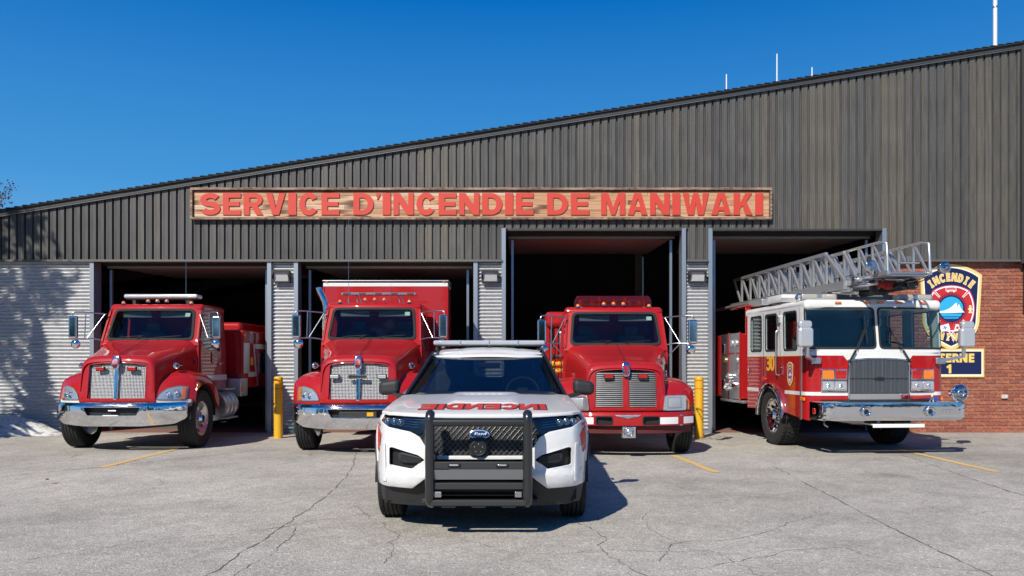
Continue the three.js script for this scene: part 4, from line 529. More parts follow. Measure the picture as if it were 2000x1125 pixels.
// 2: rescue box truck
{
  const t = thing('box_truck', 'red rescue truck with tall red box body behind its cab', 'fire truck', [-2.46, 0, 3.26], 0, 'red fire trucks parked in the bays');
  hoodTruck(t, { flashX: .38, flashY: 1.245, flashM: mat.frost, chromeBumper: true, whiteEnds: true, tow: true, bTop: .80, bBot: .405, cabBack: -1.80, rimM: mat.alu });
  mesh('model_badge', rb(.30, .045, .02, .01, 0, 1.245, .87), mat.black, t).userData = {}; mesh('badge_rim', panel(rpoly([[-.155, 1.215], [.155, 1.215], [.155, 1.275], [-.155, 1.275]], .02), { holes: [rpoly([[-.14, 1.225], [-.14, 1.265], [.14, 1.265], [.14, 1.225]], .012)], t: .02, edge: 0, map: (x, y, z) => [x, y, .865 + z] }), mat.chrome, t);
  const b = mesh('box_body', [rb(2.42, 2.30, .75, .03, 0, 1.83, -2.375), rb(1.9, 2.1, 4.1, .03, 0, 1.75, -4.8)], mat.red, t);
  mesh('roof_rail', rb(2.43, .075, .77, .012, 0, 2.985, -2.375), mat.truckWhite, b); mesh('roof_cap', rb(2.45, .02, .79, .006, 0, 3.062, -2.375), mat.alu, b); for (const s of [-1, 1]) { mesh('corner_lamp', rb(.05, .02, .02, .006, s * 1.14, 3.035, -1.985), mat.amber, b); mesh('corner_post', rb(.03, 2.25, .03, .008, s * 1.205, 1.82, -2.003), mat.red, b); }
  for (const s of [-1, 1]) { const sh = mesh('roll_shutter', bx(.012, 1.75, 3.8, s * .952, 1.75, -4.8), S(C(.16, .16, .165), .45, .9), b); }
  mesh('panel_joint', [bx(.006, 2.1, .004, .35, 1.8, -1.999), bx(.006, 2.1, .004, .52, 1.8, -1.999)], mat.darkRed, b);
  const lb = mesh('light_bar', rb(1.36, .05, .20, .015, .04, 2.715, -1.0, 2), PH({ color: C(.20, .21, .25), roughness: .15, clearcoat: 1 }), t); for (let k = 0; k < 9; k++) mesh('light_module', rb(.125, .034, .01, .006, .04 - .58 + k * .145, 2.718, -.898), k % 2 ? S(C(.35, .36, .40), .2, .6) : S(C(.16, .10, .12), .2, .4), lb); for (const x of [-.35, .42]) mesh('light_bar_foot', [bar([x, 2.56, -.98], [x - .03, 2.69, -1.0], .012), bar([x + .06, 2.56, -1.0], [x + .03, 2.69, -1.0], .012)], mat.steel, lb);
  // exhaust stack with a perforated guard
  const ex = mesh('exhaust_stack', bent([[-.93, .9, -1.0], [-.93, 2.55, -1.0], [-1.06, 2.78, -1.02], [-1.07, 2.84, -1.02]], .058, .16, 16), mat.chrome, t);
  mesh('exhaust_guard', new THREE.CylinderGeometry(.092, .092, 1.2, 20, 1, true, -.6, 4).translate(-.93, 1.75, -1.0), S(C(.35, .355, .36), .4, 1, { bumpMap: asphaltBump, bumpScale: .01 }), ex);
  mesh('antenna', [cy(.0025, .004, 1.5, -.49, 3.30, -.85, 'y', 6), cy(.016, .02, .08, -.49, 2.58, -.85, 'y', 10)], mat.steel, t);
}
// 3: pumper with red bumper
{
  const t = thing('pumper_truck', 'red pumper truck with red roof beacon bar and red painted bumper', 'fire truck', [1.77, 0, 3.65], 0, 'red fire trucks parked in the bays');
  hoodTruck(t, { dy: -.105, bars: true, oldLamps: true, flashX: .265, flashY: 1.36, flashM: mat.redLens, chromeBumper: false, bTop: .705, bBot: .49, cabBack: -1.80, rimM: mat.steel });
  const lb = mesh('beacon_bar', panel(rpoly([[-.67, 2.46], [.67, 2.46], [.67, 2.55], [.63, 2.64], [-.63, 2.64], [-.67, 2.55]], .02), { t: .30, bev: .015, edge: 0, map: (x, y, z) => [x, y, z - 1.12] }), mat.redClear, t);
  mesh('beacon_base', rb(1.30, .03, .27, .01, 0, 2.452, -.97), S(C(.15, .02, .02), .4), lb); for (const x of [-.55, .55]) mesh('beacon_foot', rb(.045, .08, .15, .01, x, 2.41, -.90), mat.alu, lb);
  for (const x of [-.56, -.36, -.13, .04, .30, .47, .56]) mesh('rotator', [new THREE.SphereGeometry(.042, 12, 8, 0, 6.3, 0, 1.6).rotateX(1.2 + rr(-.3, .3)).translate(x, 2.535, -.93), cy(.03, .03, .05, x, 2.49, -.95, 'y', 12)], S(C(.85, .55, .5), .12, 1), lb);
  for (const x of [-.24, .22]) mesh('bar_joint', bx(.012, .165, .29, x, 2.545, -.97), mat.redLens, lb);
  mesh('antenna', cy(.003, .005, .9, .62, 2.95, -1.4, 'y', 6), mat.steel, t);
  // crew section and pump house behind the cab
  const c = mesh('crew_cab', [rb(2.10, .30, 1.9, .10, -.10, 2.28, -2.75, 4), rb(.14, 1.30, 1.6, .02, .93, 1.55, -2.8), rb(1.9, 1.3, .1, .02, -.05, 1.55, -3.6), rb(.09, 1.32, .09, .02, -1.10, 1.55, -1.95), rb(.07, 1.32, .08, .02, -.93, 1.55, -1.92), rb(2.1, .2, 1.7, .03, -.1, .92, -2.75)], mat.red, t);
  for (const x of [-1.04, -.87]) mesh('grab_rail', bent([[x, 1.1, -1.80], [x, 1.12, -1.74], [x, 2.05, -1.74], [x, 2.07, -1.80]], .016, .04), mat.alu, c);
  mesh('compartment', [rb(.32, .5, .4, .02, -.86, 1.15, -2.3)], mat.brushed, c); for (const [y, m] of [[1.22, mat.yellow], [1.35, mat.yellow], [1.48, mat.black]]) mesh('coiled_hose', rb(.30, .10, .3, .045, -.92, y + .1, -2.02), m, c);
  mesh('seat_panel', rb(.3, .42, .05, .02, -.82, 1.95, -2.35), mat.grey, c); mesh('gauge_plate', rb(.10, .14, .02, .01, -.83, 1.92, -1.95), mat.paper, c);
  const b = mesh('hose_body', rb(2.36, 1.5, 3.4, .03, 0, 1.6, -5.35), mat.red, t); mesh('tread_plate', rb(2.4, .06, 3.4, .01, 0, .83, -5.35), mat.brushed, b);
  mesh('side_signal', rb(.03, .05, .09, .01, -.80, 1.28, .42), mat.redLens, t); mesh('signal_rim', rb(.02, .07, .10, .01, -.775, 1.28, .42), mat.chrome, t);
}

// ---------- white command car: local origin on the ground under the front axle ----------
{
  const t = thing('command_car', 'white fire command car with black push bar, parked in front of the trucks', 'car', [-.277, 0, 9.3]);
  const Fx = x => { const a = Math.abs(x); return .90 - .33 * a ** 3.4 - .42 * (Math.max(0, a - .8) / .2) ** 2.2; };
  const F = (x, y) => Fx(x) - .62 * Math.max(0, y - .72) ** 2 - .9 * Math.max(0, y - .98) ** 1.5 - .45 * Math.max(0, .42 - y);
  const on = (d = 0) => (x, y, z) => [x, y, F(x, y) + d + z];
  const both = (name, pts, opt, m, parent, d, r = .015) => [-1, 1].map(s => mesh(name, panel(rpoly(pts, r), { ...opt, map: (x, y, z) => { const q = on(d)(x, y, z); return [s * q[0], q[1], q[2]]; } }), m, parent));
  // side profile of the body in plan: x at height y
  const Sx = curve([[.26, .90], [.34, .955], [.5, .985], [.75, 1.0], [.88, .992], [.96, .965], [1.02, .925], [1.06, .875]]);
  const endIn = z => z > .15 ? .0 + .32 * Math.max(0, z - .15) ** 1.6 : z < -3.5 ? .25 * (-3.5 - z) ** 1.6 : 0;
  const archPts = (zc, r, a0, a1, n = 14) => Array.from({ length: n + 1 }, (_, i) => { const a = lerp(a0, a1, i / n); return [zc + r * Math.cos(a), .375 + r * Math.sin(a)]; });
  const sideMap = s => (z, y, w) => [s * (Sx(y) - endIn(z) - .02 + w), y, z];
  for (const s of [-1, 1]) {
    mesh('body_side', panel([[.34, .30], [.40, .45], [.40, .94], [.30, 1.035], [-.60, 1.062], [-3.9, 1.08], [-4.02, .9], [-4.05, .5], [-3.95, .30], ...archPts(-3.03, .43, Math.PI * 1.05, -.05 * Math.PI).filter(p => p[1] > .3), [-2.55, .30], [-.5, .30], ...archPts(0, .43, Math.PI * 1.05, .15).filter(p => p[1] > .3)], { t: .02, edge: .14, map: sideMap(s) }), mat.white, t);
    for (const zc of [0, -3.03]) mesh('arch_trim', panel([...archPts(zc, .445, Math.PI, 0), ...archPts(zc, .40, 0, Math.PI)], { t: .03, edge: .1, map: (z, y, w) => [s * (Sx(y) - endIn(z) - .018 + w), y, z] }), mat.plastic, t);
    mesh('sill_trim', panel([[-.5, .24], [-2.55, .24], [-2.55, .36], [-.5, .36]], { t: .025, edge: .2, map: sideMap(s) }), mat.plastic, t);
    for (const [za, zb] of [[-.62, -1.62], [-1.64, -2.62]]) { const d = mesh('door', panel(rpoly([[za, .37], [zb, .37], [zb, 1.055], [za, 1.05]], .04), { t: .008, edge: .16, map: (z, y, w) => sideMap(s)(z, y, w + .02) }), mat.white, t); mesh('door_handle', rb(.03, .03, .16, .01, s * 1.02, .93, zb + .16), mat.white, d); }
    mesh('wheel_well', new THREE.CylinderGeometry(.44, .44, .3, 20, 1, true, 0, Math.PI).rotateZ(Math.PI / 2).translate(s * .82, .38, 0), mat.under, t);
  }
  const hy = (x, z) => { const u = (.85 - z) / 1.6; let y = 1.012 + .130 * Math.min(1, Math.max(0, u)) ** .62 - .016 * x * x - .012 * Math.max(0, (Math.abs(x) - .7) / .2) ** 2; const e = Math.max(0, 1 - Math.abs((Math.abs(x) - .36)) / .05); const bulge = Math.max(0, Math.min(1, (.36 - Math.abs(x)) / .05)) * Math.max(0, Math.min(1, (.30 - z) / .7)); y += .020 * bulge + .010 * Math.max(0, Math.min(1, (Math.abs(x) - .66) / .1)) * Math.max(0, Math.min(1, (.5 - z) / .5)); const sc = Math.max(0, Math.min(1, (-.30 - z) / .12)) * Math.max(0, Math.min(1, (.27 - Math.abs(x)) / .04)) * (1 - Math.max(0, Math.min(1, (-.46 - z) / .12))); y -= .014 * sc; return y; };
  // front: dark base, white cover with openings
  const faceBase = rpoly([[-.90, .215], [.90, .215], [.965, .5], [.955, .85], [.87, .985], [.5, 1.005], [-.5, 1.005], [-.87, .985], [-.955, .85], [-.965, .5]], .03);
  const fb = mesh('front_bumper', panel(faceBase, { t: .01, edge: .08, map: on(-.075) }), mat.plastic, t);
  // white corners
  const wp = [[.985, .86], [.985, .385], [.80, .385], [.585, .380], [.43, .505], [.405, .66], [.515, .828], [.60, .872], [.80, .905], [.90, .955], [.945, .955]].map(p => [...p]);
  const fog = rpoly([[.46, .632], [.525, .680], [.77, .742], [.80, .732], [.80, .585], [.785, .572], [.585, .545], [.535, .585]], .02);
  for (const s of [-1, 1]) {
    mesh('bumper_corner', panel(rpoly(wp, .012), { holes: [fog.slice()], t: .022, bev: .006, edge: .055, crease: .5, map: (x, y, z) => { const q = on(-.024)(x, y, z); const cr = y < .50 ? .022 - .30 * (.50 - y) : .022 * Math.max(0, 1 - (y - .50) / .05); return [s * Math.min(q[0], 1.0), q[1], q[2] + cr * (x < .92 ? 1 : .3)]; } }), mat.white, fb);
    mesh('fog_pocket', panel(rpoly([[.44, .63], [.52, .70], [.80, .76], [.82, .74], [.82, .57], [.58, .53]], .02), { t: .01, edge: .08, map: (x, y, z) => { const q = on(-.068)(x, y, z); return [s * q[0], q[1], q[2]]; } }), mat.black, fb);
    mesh('fog_insert', panel(rpoly([[.50, .60], [.50, .655], [.68, .695], [.72, .68], [.72, .63], [.68, .60]], .03), { t: .03, bev: .012, edge: .06, map: (x, y, z) => { const q = on(-.062)(x, y, z); return [s * q[0], q[1], q[2]]; } }), mat.plastic, fb);
    for (let k = 0; k < 3; k++) mesh('fog_slat', panel([[.51, .608 + k * .016], [.69, .632 + k * .018], [.69, .638 + k * .018], [.51, .614 + k * .016]], { t: .008, edge: .08, map: (x, y, z) => { const q = on(-.022)(x, y, z); return [s * q[0], q[1], q[2]]; } }), mat.black, fb);
    mesh('bumper_fin', panel(rpoly([[.822, .43], [.868, .43], [.885, .60], [.872, .765], [.832, .765]], .01), { t: .016, bev: .007, edge: .06, crease: .4, map: (x, y, z) => { const q = on(.0)(x, y, z); return [s * q[0], q[1], q[2]]; } }), mat.white, fb);
    mesh('hood_seam', panel([[.857, .50], [.863, .50], [.850, -.66], [.844, -.66]], { t: .002, edge: .08, map: (x, z, w) => [s * x, hy(x, z) + w + .001, z] }), mat.black, t);
    // red reflective fender decals
    for (const poly of [[[.905, .72], [.972, .755], [.972, .85], [.945, .905], [.885, .835]], [[.918, .665], [.975, .70], [.975, .745], [.91, .708]], [[.905, .925], [.945, .93], [.95, .915], [.91, .90]]]) mesh('fender_decal', panel(poly, { t: .003, edge: .05, map: (x, y, z) => { const q = on(.016)(x, y, z); return [s * q[0], q[1], q[2]]; } }), mat.decalRed, fb);
    // headlamp
    const hl = rpoly([[.445, .992], [.62, .992], [.80, .986], [.875, .972], [.895, .955], [.87, .925], [.80, .905], [.66, .885], [.52, .845], [.50, .86]], .015), hm = d => (x, y, z) => { const q = on(d)(x, y, z); return [s * q[0], q[1], q[2]]; };
    const h = mesh('headlamp', panel(hl, { t: .01, edge: .05, map: hm(-.062) }), S(C(.035, .038, .045), .3, .3), t);
    mesh('headlamp_lens', panel(hl, { t: .008, edge: .05, crease: 1, map: hm(-.012) }), mat.smoke, h);
    mesh('side_marker', panel(rpoly([[.865, .935], [.89, .955], [.87, .985], [.85, .985]], .006), { t: .012, edge: 0, map: hm(-.045) }), mat.amber, h);
    for (const [x, y] of [[.815, .948], [.755, .950], [.695, .945]]) { const q = hm(-.045)(x, y, 0); mesh('projector', [new THREE.TorusGeometry(.025, .008, 8, 20).translate(...q), new THREE.SphereGeometry(.022, 12, 8).translate(q[0], q[1], q[2])], mat.lamp, h); }
    for (let k = 0; k < 4; k++) { const g = panel([[.53 + k * .006, .90 + k * .022], [.67, .913 + k * .022], [.67, .921 + k * .022], [.53 + k * .006, .908 + k * .022]], { t: .006, edge: .06, map: hm(-.048) }); mesh('reflector_rib', g, S(C(.5, .53, .58), .2, .9), h); }
    mesh('light_strip', panel([[.70, .922], [.80, .935], [.80, .942], [.70, .929]], { t: .006, edge: .06, map: hm(-.046) }), mat.lamp, h); mesh('light_strip', panel([[.47, .968], [.66, .972], [.66, .980], [.47, .978]], { t: .006, edge: .06, map: hm(-.046) }), S(C(.12, .2, .35), .2, .8), h);
  }
  // grille
  const go = [[-.50, .86], [-.44, 1.0], [.44, 1.0], [.50, .86], [.40, .665], [-.40, .665]];
  const gl = mesh('grille', panel(rpoly(go, .02), { t: .006, edge: .08, map: on(-.066) }), mat.black, t);
  { // diamond mesh bars
    const dd = .052, l = []; const inside = (x, y) => y > .672 && y < .985 && Math.abs(x) < (y < .86 ? lerp(.39, .49, (y - .665) / .195) : lerp(.49, .435, (y - .86) / .14)); const seg = (x1, y1, x2, y2) => { if (inside((x1 + x2) / 2, (y1 + y2) / 2)) { const a = on(-.048)(x1, y1, 0), b = on(-.048)(x2, y2, 0); l.push(bar(a, b, .0042, 4)); } };
    for (let i = -14; i < 14; i++) for (let j = 0; j < 14; j++) { const x = i * dd * .9 + (j % 2) * dd * .45, y = .66 + j * .026; seg(x, y, x + dd * .45, y + .026); seg(x, y, x - dd * .45, y + .026); }
    const m = mesh('grille_mesh', l, S(C(.13, .135, .14), .32, .7), gl); m.userData.kind = 'stuff';
  }
  const lip = mesh('grille_lip', panel(rpoly([[-.46, .640], [.46, .640], [.44, .672], [-.44, .672]], .008), { t: .03, bev: .006, edge: .08, map: on(-.035) }), mat.white, fb);
  { const b = mesh('oval_badge', panel(circ(.092, 32, 0, .857, .042), { t: .012, bev: .004, edge: .05, map: on(-.010) }), S(C(.6, .62, .66), .15, 1), gl); const bt = canvasTex(256, 112, (x, W, H) => { x.fillStyle = '#12356f'; x.fillRect(0, 0, W, H); x.strokeStyle = '#dfe6ee'; x.lineWidth = 4; x.beginPath(); x.ellipse(W / 2, H / 2, W * .46, H * .43, 0, 0, 7); x.stroke(); x.fillStyle = '#eef2f6'; x.font = 'italic bold 66px serif'; x.textAlign = 'center'; x.textBaseline = 'middle'; x.save(); x.transform(1, 0, -.18, 1, 12, 0); x.fillText('Ford', W / 2, H / 2 + 3); x.restore(); }); const g = panel(circ(.086, 32, 0, .857, .0375), { t: .004, edge: .05, map: on(.0025) }); for (let i = 0; i < g.attributes.uv.count; i++) g.attributes.uv.setXY(i, g.attributes.uv.getX(i) / .172 + .5, (g.attributes.uv.getY(i) - .857) / .075 + .5); mesh('badge_face', g, PH({ color: 0xffffff, map: bt, roughness: .3, clearcoat: 1 }), b); }
  { const s = mesh('siren_speaker', [rb(.165, .175, .09, .045, -.008, .742, .885, 4)], mat.plastic, t); mesh('speaker_ring', new THREE.TorusGeometry(.062, .010, 8, 28).translate(-.008, .742, .932), mat.black, s); mesh('speaker_face', cy(.055, .058, .02, -.008, .742, .927, 'z', 24), mat.satin, s); for (let i = 0; i < 5; i++) { const a = i * 1.2566 + .3; mesh('speaker_screw', cy(.005, .005, .01, -.008 + .036 * Math.cos(a), .742 + .036 * Math.sin(a), .939, 'z', 6), mat.alu, s); } }
  // lower intake
  mesh('lower_intake', panel([[-.44, .28], [.44, .28], [.42, .62], [-.42, .62]], { t: .01, map: on(-.064) }), mat.black, fb); for (let k = 0; k < 5; k++) mesh('intake_slat', rb(.80, .016, .05, .006, 0, .335 + k * .038, .855), mat.plastic, fb);
  mesh('bumper_beam', rb(.84, .085, .06, .01, 0, .60 - .03, .862), mat.grey, fb); mesh('skid_plate', rb(1.0, .05, .12, .015, 0, .275, .80), mat.plastic, fb);
  // push bar
  const pb = new THREE.Group(); pb.name = 'push_bar'; t.add(pb); pb.position.z = .085;
  const barM = PH({ color: C(.016, .017, .019), roughness: .30, clearcoat: .5, clearcoatRoughness: .18 });
  for (const s of [-1, 1]) { mesh('upright', bent([[s * .405, .275, .86], [s * .407, .31, 1.0], [s * .407, 1.018, 1.0], [s * .407, 1.036, .955]], .040, .06, 16), barM, pb); mesh('upright_end', [sp(.04, s * .407, 1.036, .957), sp(.04, s * .405, .285, .90)], barM, pb); mesh('mount_plate', rb(.02, .42, .30, .006, s * .375, .50, .84), mat.black, pb); }
  mesh('top_tube', cy(.036, .036, .80, 0, .972, .99, 'x', 18), barM, pb);
  const ch = mesh('channel_plate', rb(.77, .062, .05, .008, 0, .613, .985), mat.plastic, pb); for (const x of [-.205, .195]) { mesh('lamp_block', rb(.105, .03, .02, .008, x, .618, 1.015), mat.black, ch); mesh('led_strip', rb(.075, .014, .012, .005, x, .619, 1.022), mat.lamp, ch); }
  mesh('face_plate', panel([[-.385, .495], [.385, .495], [.385, .578], [-.385, .578]], { t: .008, edge: 0, map: (x, y, z) => [x, y, .992 + (y - .535) * .25 + z] }), S(C(.26, .27, .285), .42, .7), pb); mesh('lower_plate', rb(.77, .055, .03, .006, 0, .44, .985), mat.plastic, pb); mesh('bottom_rail', rb(.80, .05, .07, .01, 0, .302, .985), mat.plastic, pb); for (const x of [-.25, 0, .25]) mesh('rail_tab', rb(.12, .02, .05, .004, x, .272, .985), mat.black, pb); for (const x of [-.34, .33]) mesh('bolt_bracket', rb(.06, .05, .06, .006, x, .37, .97), mat.steel, pb);
  // hood
  const hp = []; for (let i = -12; i <= 12; i++) { const x = i / 12 * .885; hp.push([x, F(x, 1.02) + .010]); } for (let i = 12; i >= -12; i--) { const x = i / 12 * .86; hp.push([x, -.70 - .10 * (x * x) * -1]); }
  const hood = mesh('hood', panel(hp, { t: .02, bev: .004, edge: .045, crease: .5, map: (x, z, w) => [x, hy(x, z) + w - .02, z] }), mat.white, t);
  { // mirrored lettering laid on the hood, dark edge under red face
    const sh = c => [blockLetter(c, wd[c] * .40, .455)]; const chars = [...'INCENDIE'], wd = { I: .36, N: 1.05, C: .92, E: .9, D: 1.0 }, gap = .14, tot = chars.reduce((a, c) => a + wd[c] + gap, -gap), W = 1.13; let u = 0;
    for (const c of chars) { const L = new THREE.Group(); L.name = 'hood_letter'; hood.add(L); for (const [grow, off, m] of [[.035, .005, S(C(.05, .012, .014), .5)], [-.0, .0085, mat.decalRed]]) { const s0 = sh(c)[0], P = s0.extractPoints(6), bb = new THREE.Box2().setFromPoints(P.shape), sz = bb.getSize(new THREE.Vector2()); const X = p => { const a = (p.x - bb.min.x) / sz.x, b = (p.y - bb.min.y) / sz.y; const kx = grow ? (a - .5) * 2 * .012 : 0, kz = grow ? (b - .5) * 2 * .012 : 0; return new THREE.Vector2(-(-W / 2 + (u + a * wd[c]) / tot * W) - kx * 1, .63 - b * .34 - kz); }; const pts = P.shape.map(X), holes = P.holes.map(h => h.map(X)); mesh(grow ? 'letter_edge' : 'letter_face', panel(pts, { holes, t: .002, edge: .05, map: (x, z, w) => [x + .012 * 1 + .005, hy(x, z) + off + w, z] }), m, L); } u += wd[c] + gap; }
  }
  // cowl, windshield, pillars, roof
  const zW = (x, y) => lerp(-.74, -1.68, (y - 1.10) / .455) - .16 * x * x, hwW = y => lerp(.86, .655, (y - 1.10) / .455);
  const frame = (d, top = 0, bot = 0) => { const l = []; for (let i = -8; i <= 8; i++) l.push([i / 8 * (hwW(1.10) - d), 1.10 + bot]); for (let i = 8; i >= -8; i--) l.push([i / 8 * (hwW(1.555) - d * .8), 1.555 - top]); return l; };
  const cabin = new THREE.Group(); cabin.name = 'cabin'; t.add(cabin);
  mesh('windshield', panel(frame(.02), { t: .004, edge: .08, crease: 1, map: (x, y, z) => [x, y, zW(x, y) + z] }), mat.tint, cabin);
  mesh('windshield_frame', panel(frame(-.012, -.012, -.03), { holes: [frame(.045, .028, .035).reverse()], t: .012, edge: .09, map: (x, y, z) => [x, y, zW(x, y) + z - .016] }), mat.satin, cabin);
  mesh('cowl', panel([[-.86, -.66], [.86, -.66], [.86, -.80], [-.86, -.80]], { t: .03, edge: .1, map: (x, z, w) => [x, 1.075 + w - .05 * x * x, z - .12 * x * x + .02] }), mat.plastic, cabin);
  for (const [a, b] of [[[-.70, 1.128, -.79], [.02, 1.150, -.755]], [[.10, 1.145, -.755], [.74, 1.135, -.83]]]) mesh('wiper', [bar(a, b, .008, 6)], mat.black, cabin);
  const zR = -3.75, rW = .655;
  for (const s of [-1, 1]) {
    const q = (z, y, w) => [s * (lerp(.875, rW, Math.max(0, y - 1.07) / .50) + w - .02), y, z];
    mesh('pillar', panel([[-.62, 1.07], [-.80, 1.09], [-1.70, 1.56], [-1.60, 1.60]], { t: .03, edge: .12, map: q }), mat.satin, cabin);
    mesh('side_window', panel([[-.86, 1.075], [-3.55, 1.085], [-3.30, 1.53], [-1.72, 1.55]], { t: .004, edge: .2, map: q }), mat.tint, cabin);
    for (const z of [-1.66, -2.66]) mesh('pillar', panel([[z, 1.07], [z - .10, 1.07], [z - .13, 1.56], [z - .05, 1.56]], { t: .012, edge: .2, map: (a, b, w) => q(a, b, w + .004) }), mat.satin, cabin);
    mesh('rear_pillar', panel([[-3.45, 1.07], [-3.95, 1.07], [-3.72, 1.58], [-3.2, 1.56]], { t: .02, edge: .2, map: (a, b, w) => q(a, b, w + .004) }), mat.white, cabin);
    mesh('roof_rail', bent([[s * .62, 1.60, -1.75], [s * .63, 1.645, -1.95], [s * .63, 1.65, -3.5], [s * .61, 1.6, -3.7]], .016, .1), mat.satin, cabin);
    // mirrors
    const m = new THREE.Group(); m.name = 'side_mirror'; t.add(m);
    const mg = new RoundedBoxGeometry(.235, .165, .13, 5, .055); { const p = mg.attributes.position; for (let i = 0; i < p.count; i++) { const k = p.getX(i) / .1175; p.setY(i, p.getY(i) * (1 - .16 * Math.max(0, k)) - .012 * k); p.setZ(i, p.getZ(i) - .03 * Math.max(0, k)); } mg.computeVertexNormals(); if (s < 0) { } }
    const mh = mesh('mirror_housing', (s > 0 ? clean(mg) : mirrorX(clean(mg))).translate(s * 1.055, 1.20, -1.0), mat.plastic, m); mesh('mirror_glass', rb(.19, .13, .006, .003, s * 1.055, 1.20, -1.067), mat.chrome, m); mesh('mirror_arm', beam([s * .86, 1.10, -.93], [s * 1.0, 1.135, -.99], .08, .035), mat.plastic, m);
  }
  const roofH = (x, z) => { const u = Math.max(0, Math.min(1, (-1.60 - z) / .75)); return 1.562 + .112 * Math.sin(u * 1.5708) - .06 * (x / rW) ** 2 * (.5 + .5 * u) - .05 * Math.max(0, -3.2 - z) - (Math.abs(Math.abs(x) - .36) < .03 && z < -1.9 ? .006 : 0) - (Math.abs(x) < .03 && z < -1.9 ? .006 : 0); };
  mesh('roof', panel([[-.63, -1.655], [-.3, -1.62], [.3, -1.62], [.63, -1.655], [.655, -1.9], [.65, -3.4], [.58, -3.8], [-.58, -3.8], [-.65, -3.4], [-.655, -1.9]], { t: .03, edge: .06, map: (x, z, w) => [x, roofH(x, z) + w - .03, z - .12 * x * x * (z > -1.8 ? 1 : 0)] }), mat.white, cabin);
  // light bar on the roof
  const lb = mesh('light_bar', rb(1.36, .058, .26, .024, 0, 1.712, -2.18, 3), PH({ color: C(.66, .70, .76), roughness: .1, clearcoat: 1, transmission: .45, thickness: 0 }), t); mesh('light_bar_base', rb(1.30, .016, .24, .006, 0, 1.678, -2.18), mat.plastic, lb); for (let k = 0; k < 10; k++) mesh('light_module', rb(.105, .036, .2, .006, -.58 + k * .129, 1.713, -2.18), k % 3 === 1 ? mat.lamp : S(C(.5, .53, .58), .25, .7), lb); for (const x of [-.62, .62]) mesh('light_bar_foot', rb(.05, .06, .12, .01, x, 1.655, -2.18), mat.plastic, lb); for (const x of [-.35, .0, .35]) mesh('bar_joint', rb(.02, .062, .266, .006, x, 1.712, -2.18), mat.alu, lb);
  // tail, floor, inside
  const tail = mesh('tailgate', panel(rpoly([[-.93, .32], [.93, .32], [.95, .9], [.86, 1.08], [-.86, 1.08], [-.95, .9]], .05), { t: .03, edge: .2, map: (x, y, z) => [x, y, -4.06 + .08 * x * x - z] }), mat.white, t); mesh('rear_window', panel(rpoly([[-.70, 1.10], [.70, 1.10], [.58, 1.54], [-.58, 1.54]], .05), { t: .004, edge: .2, map: (x, y, z) => [x, y, -3.98 + .5 * (y - 1.08) - z] }), mat.tint, tail);
  mesh('rear_frame', panel([[-.86, 1.07], [.86, 1.07], [.64, 1.60], [-.64, 1.60]], { holes: [rpoly([[-.68, 1.12], [.68, 1.12], [.56, 1.52], [-.56, 1.52]], .05).reverse()], t: .012, edge: 0, map: (x, y, z) => [x, y, -3.975 + .5 * (y - 1.08) - z] }), mat.white, tail);
  mesh('underbody', bx(1.7, .2, 4.6, 0, .34, -1.7), mat.under, t); mesh('cabin_floor', bx(1.6, .03, 2.6, 0, .56, -2.2), mat.interior, cabin); mesh('firewall', bx(1.64, .55, .05, 0, .78, -.86), mat.interior, cabin);
  mesh('dashboard', rb(1.60, .30, .55, .08, 0, 1.0, -1.12), mat.interior, cabin);
  const sw = mesh('steering_wheel', [new THREE.TorusGeometry(.185, .017, 10, 32), rb(.34, .05, .03, .01), rb(.14, .12, .04, .02)], mat.plastic, cabin); sw.position.set(.40, 1.13, -1.50); sw.rotation.x = -.45;
  for (const x of [-.42, .42]) { const g = mesh('seat', [rb(.5, .18, .52, .07, x, .72, -1.9), rb(.5, .62, .15, .07, x, 1.06, -2.22), rb(.28, .18, .11, .05, x, 1.42, -2.28)], mat.seat, cabin); }
  mesh('partition', panel([[-.80, .6], [.80, .6], [.80, 1.12], [.62, 1.55], [-.62, 1.55], [-.80, 1.12]], { holes: [rpoly([[-.265, 1.285], [-.265, 1.50], [.175, 1.50], [.175, 1.285]], .02)], t: .02, edge: 0, map: (x, y, z) => [x, y, -2.72 + z] }), mat.interior, cabin);
  { const m = mesh('rear_view_mirror', rb(.24, .06, .03, .015, .02, 1.44, -1.58), mat.plastic, cabin); }
  // wheels
  const ty = tyreGeo(.375, .225, .235), ri = rimGeo(.235, .10, 8), hu = hubGeo(.22, .07); for (const s of [-1, 1]) for (const z of [0, -3.03]) { const w = mesh('wheel', ty, mat.rubber, t); w.position.set(s * .855, .375, z); if (s < 0) w.rotation.y = Math.PI; mesh('rim', ri, mat.steel, w); mesh('hub', hu, mat.grey, w); }
}

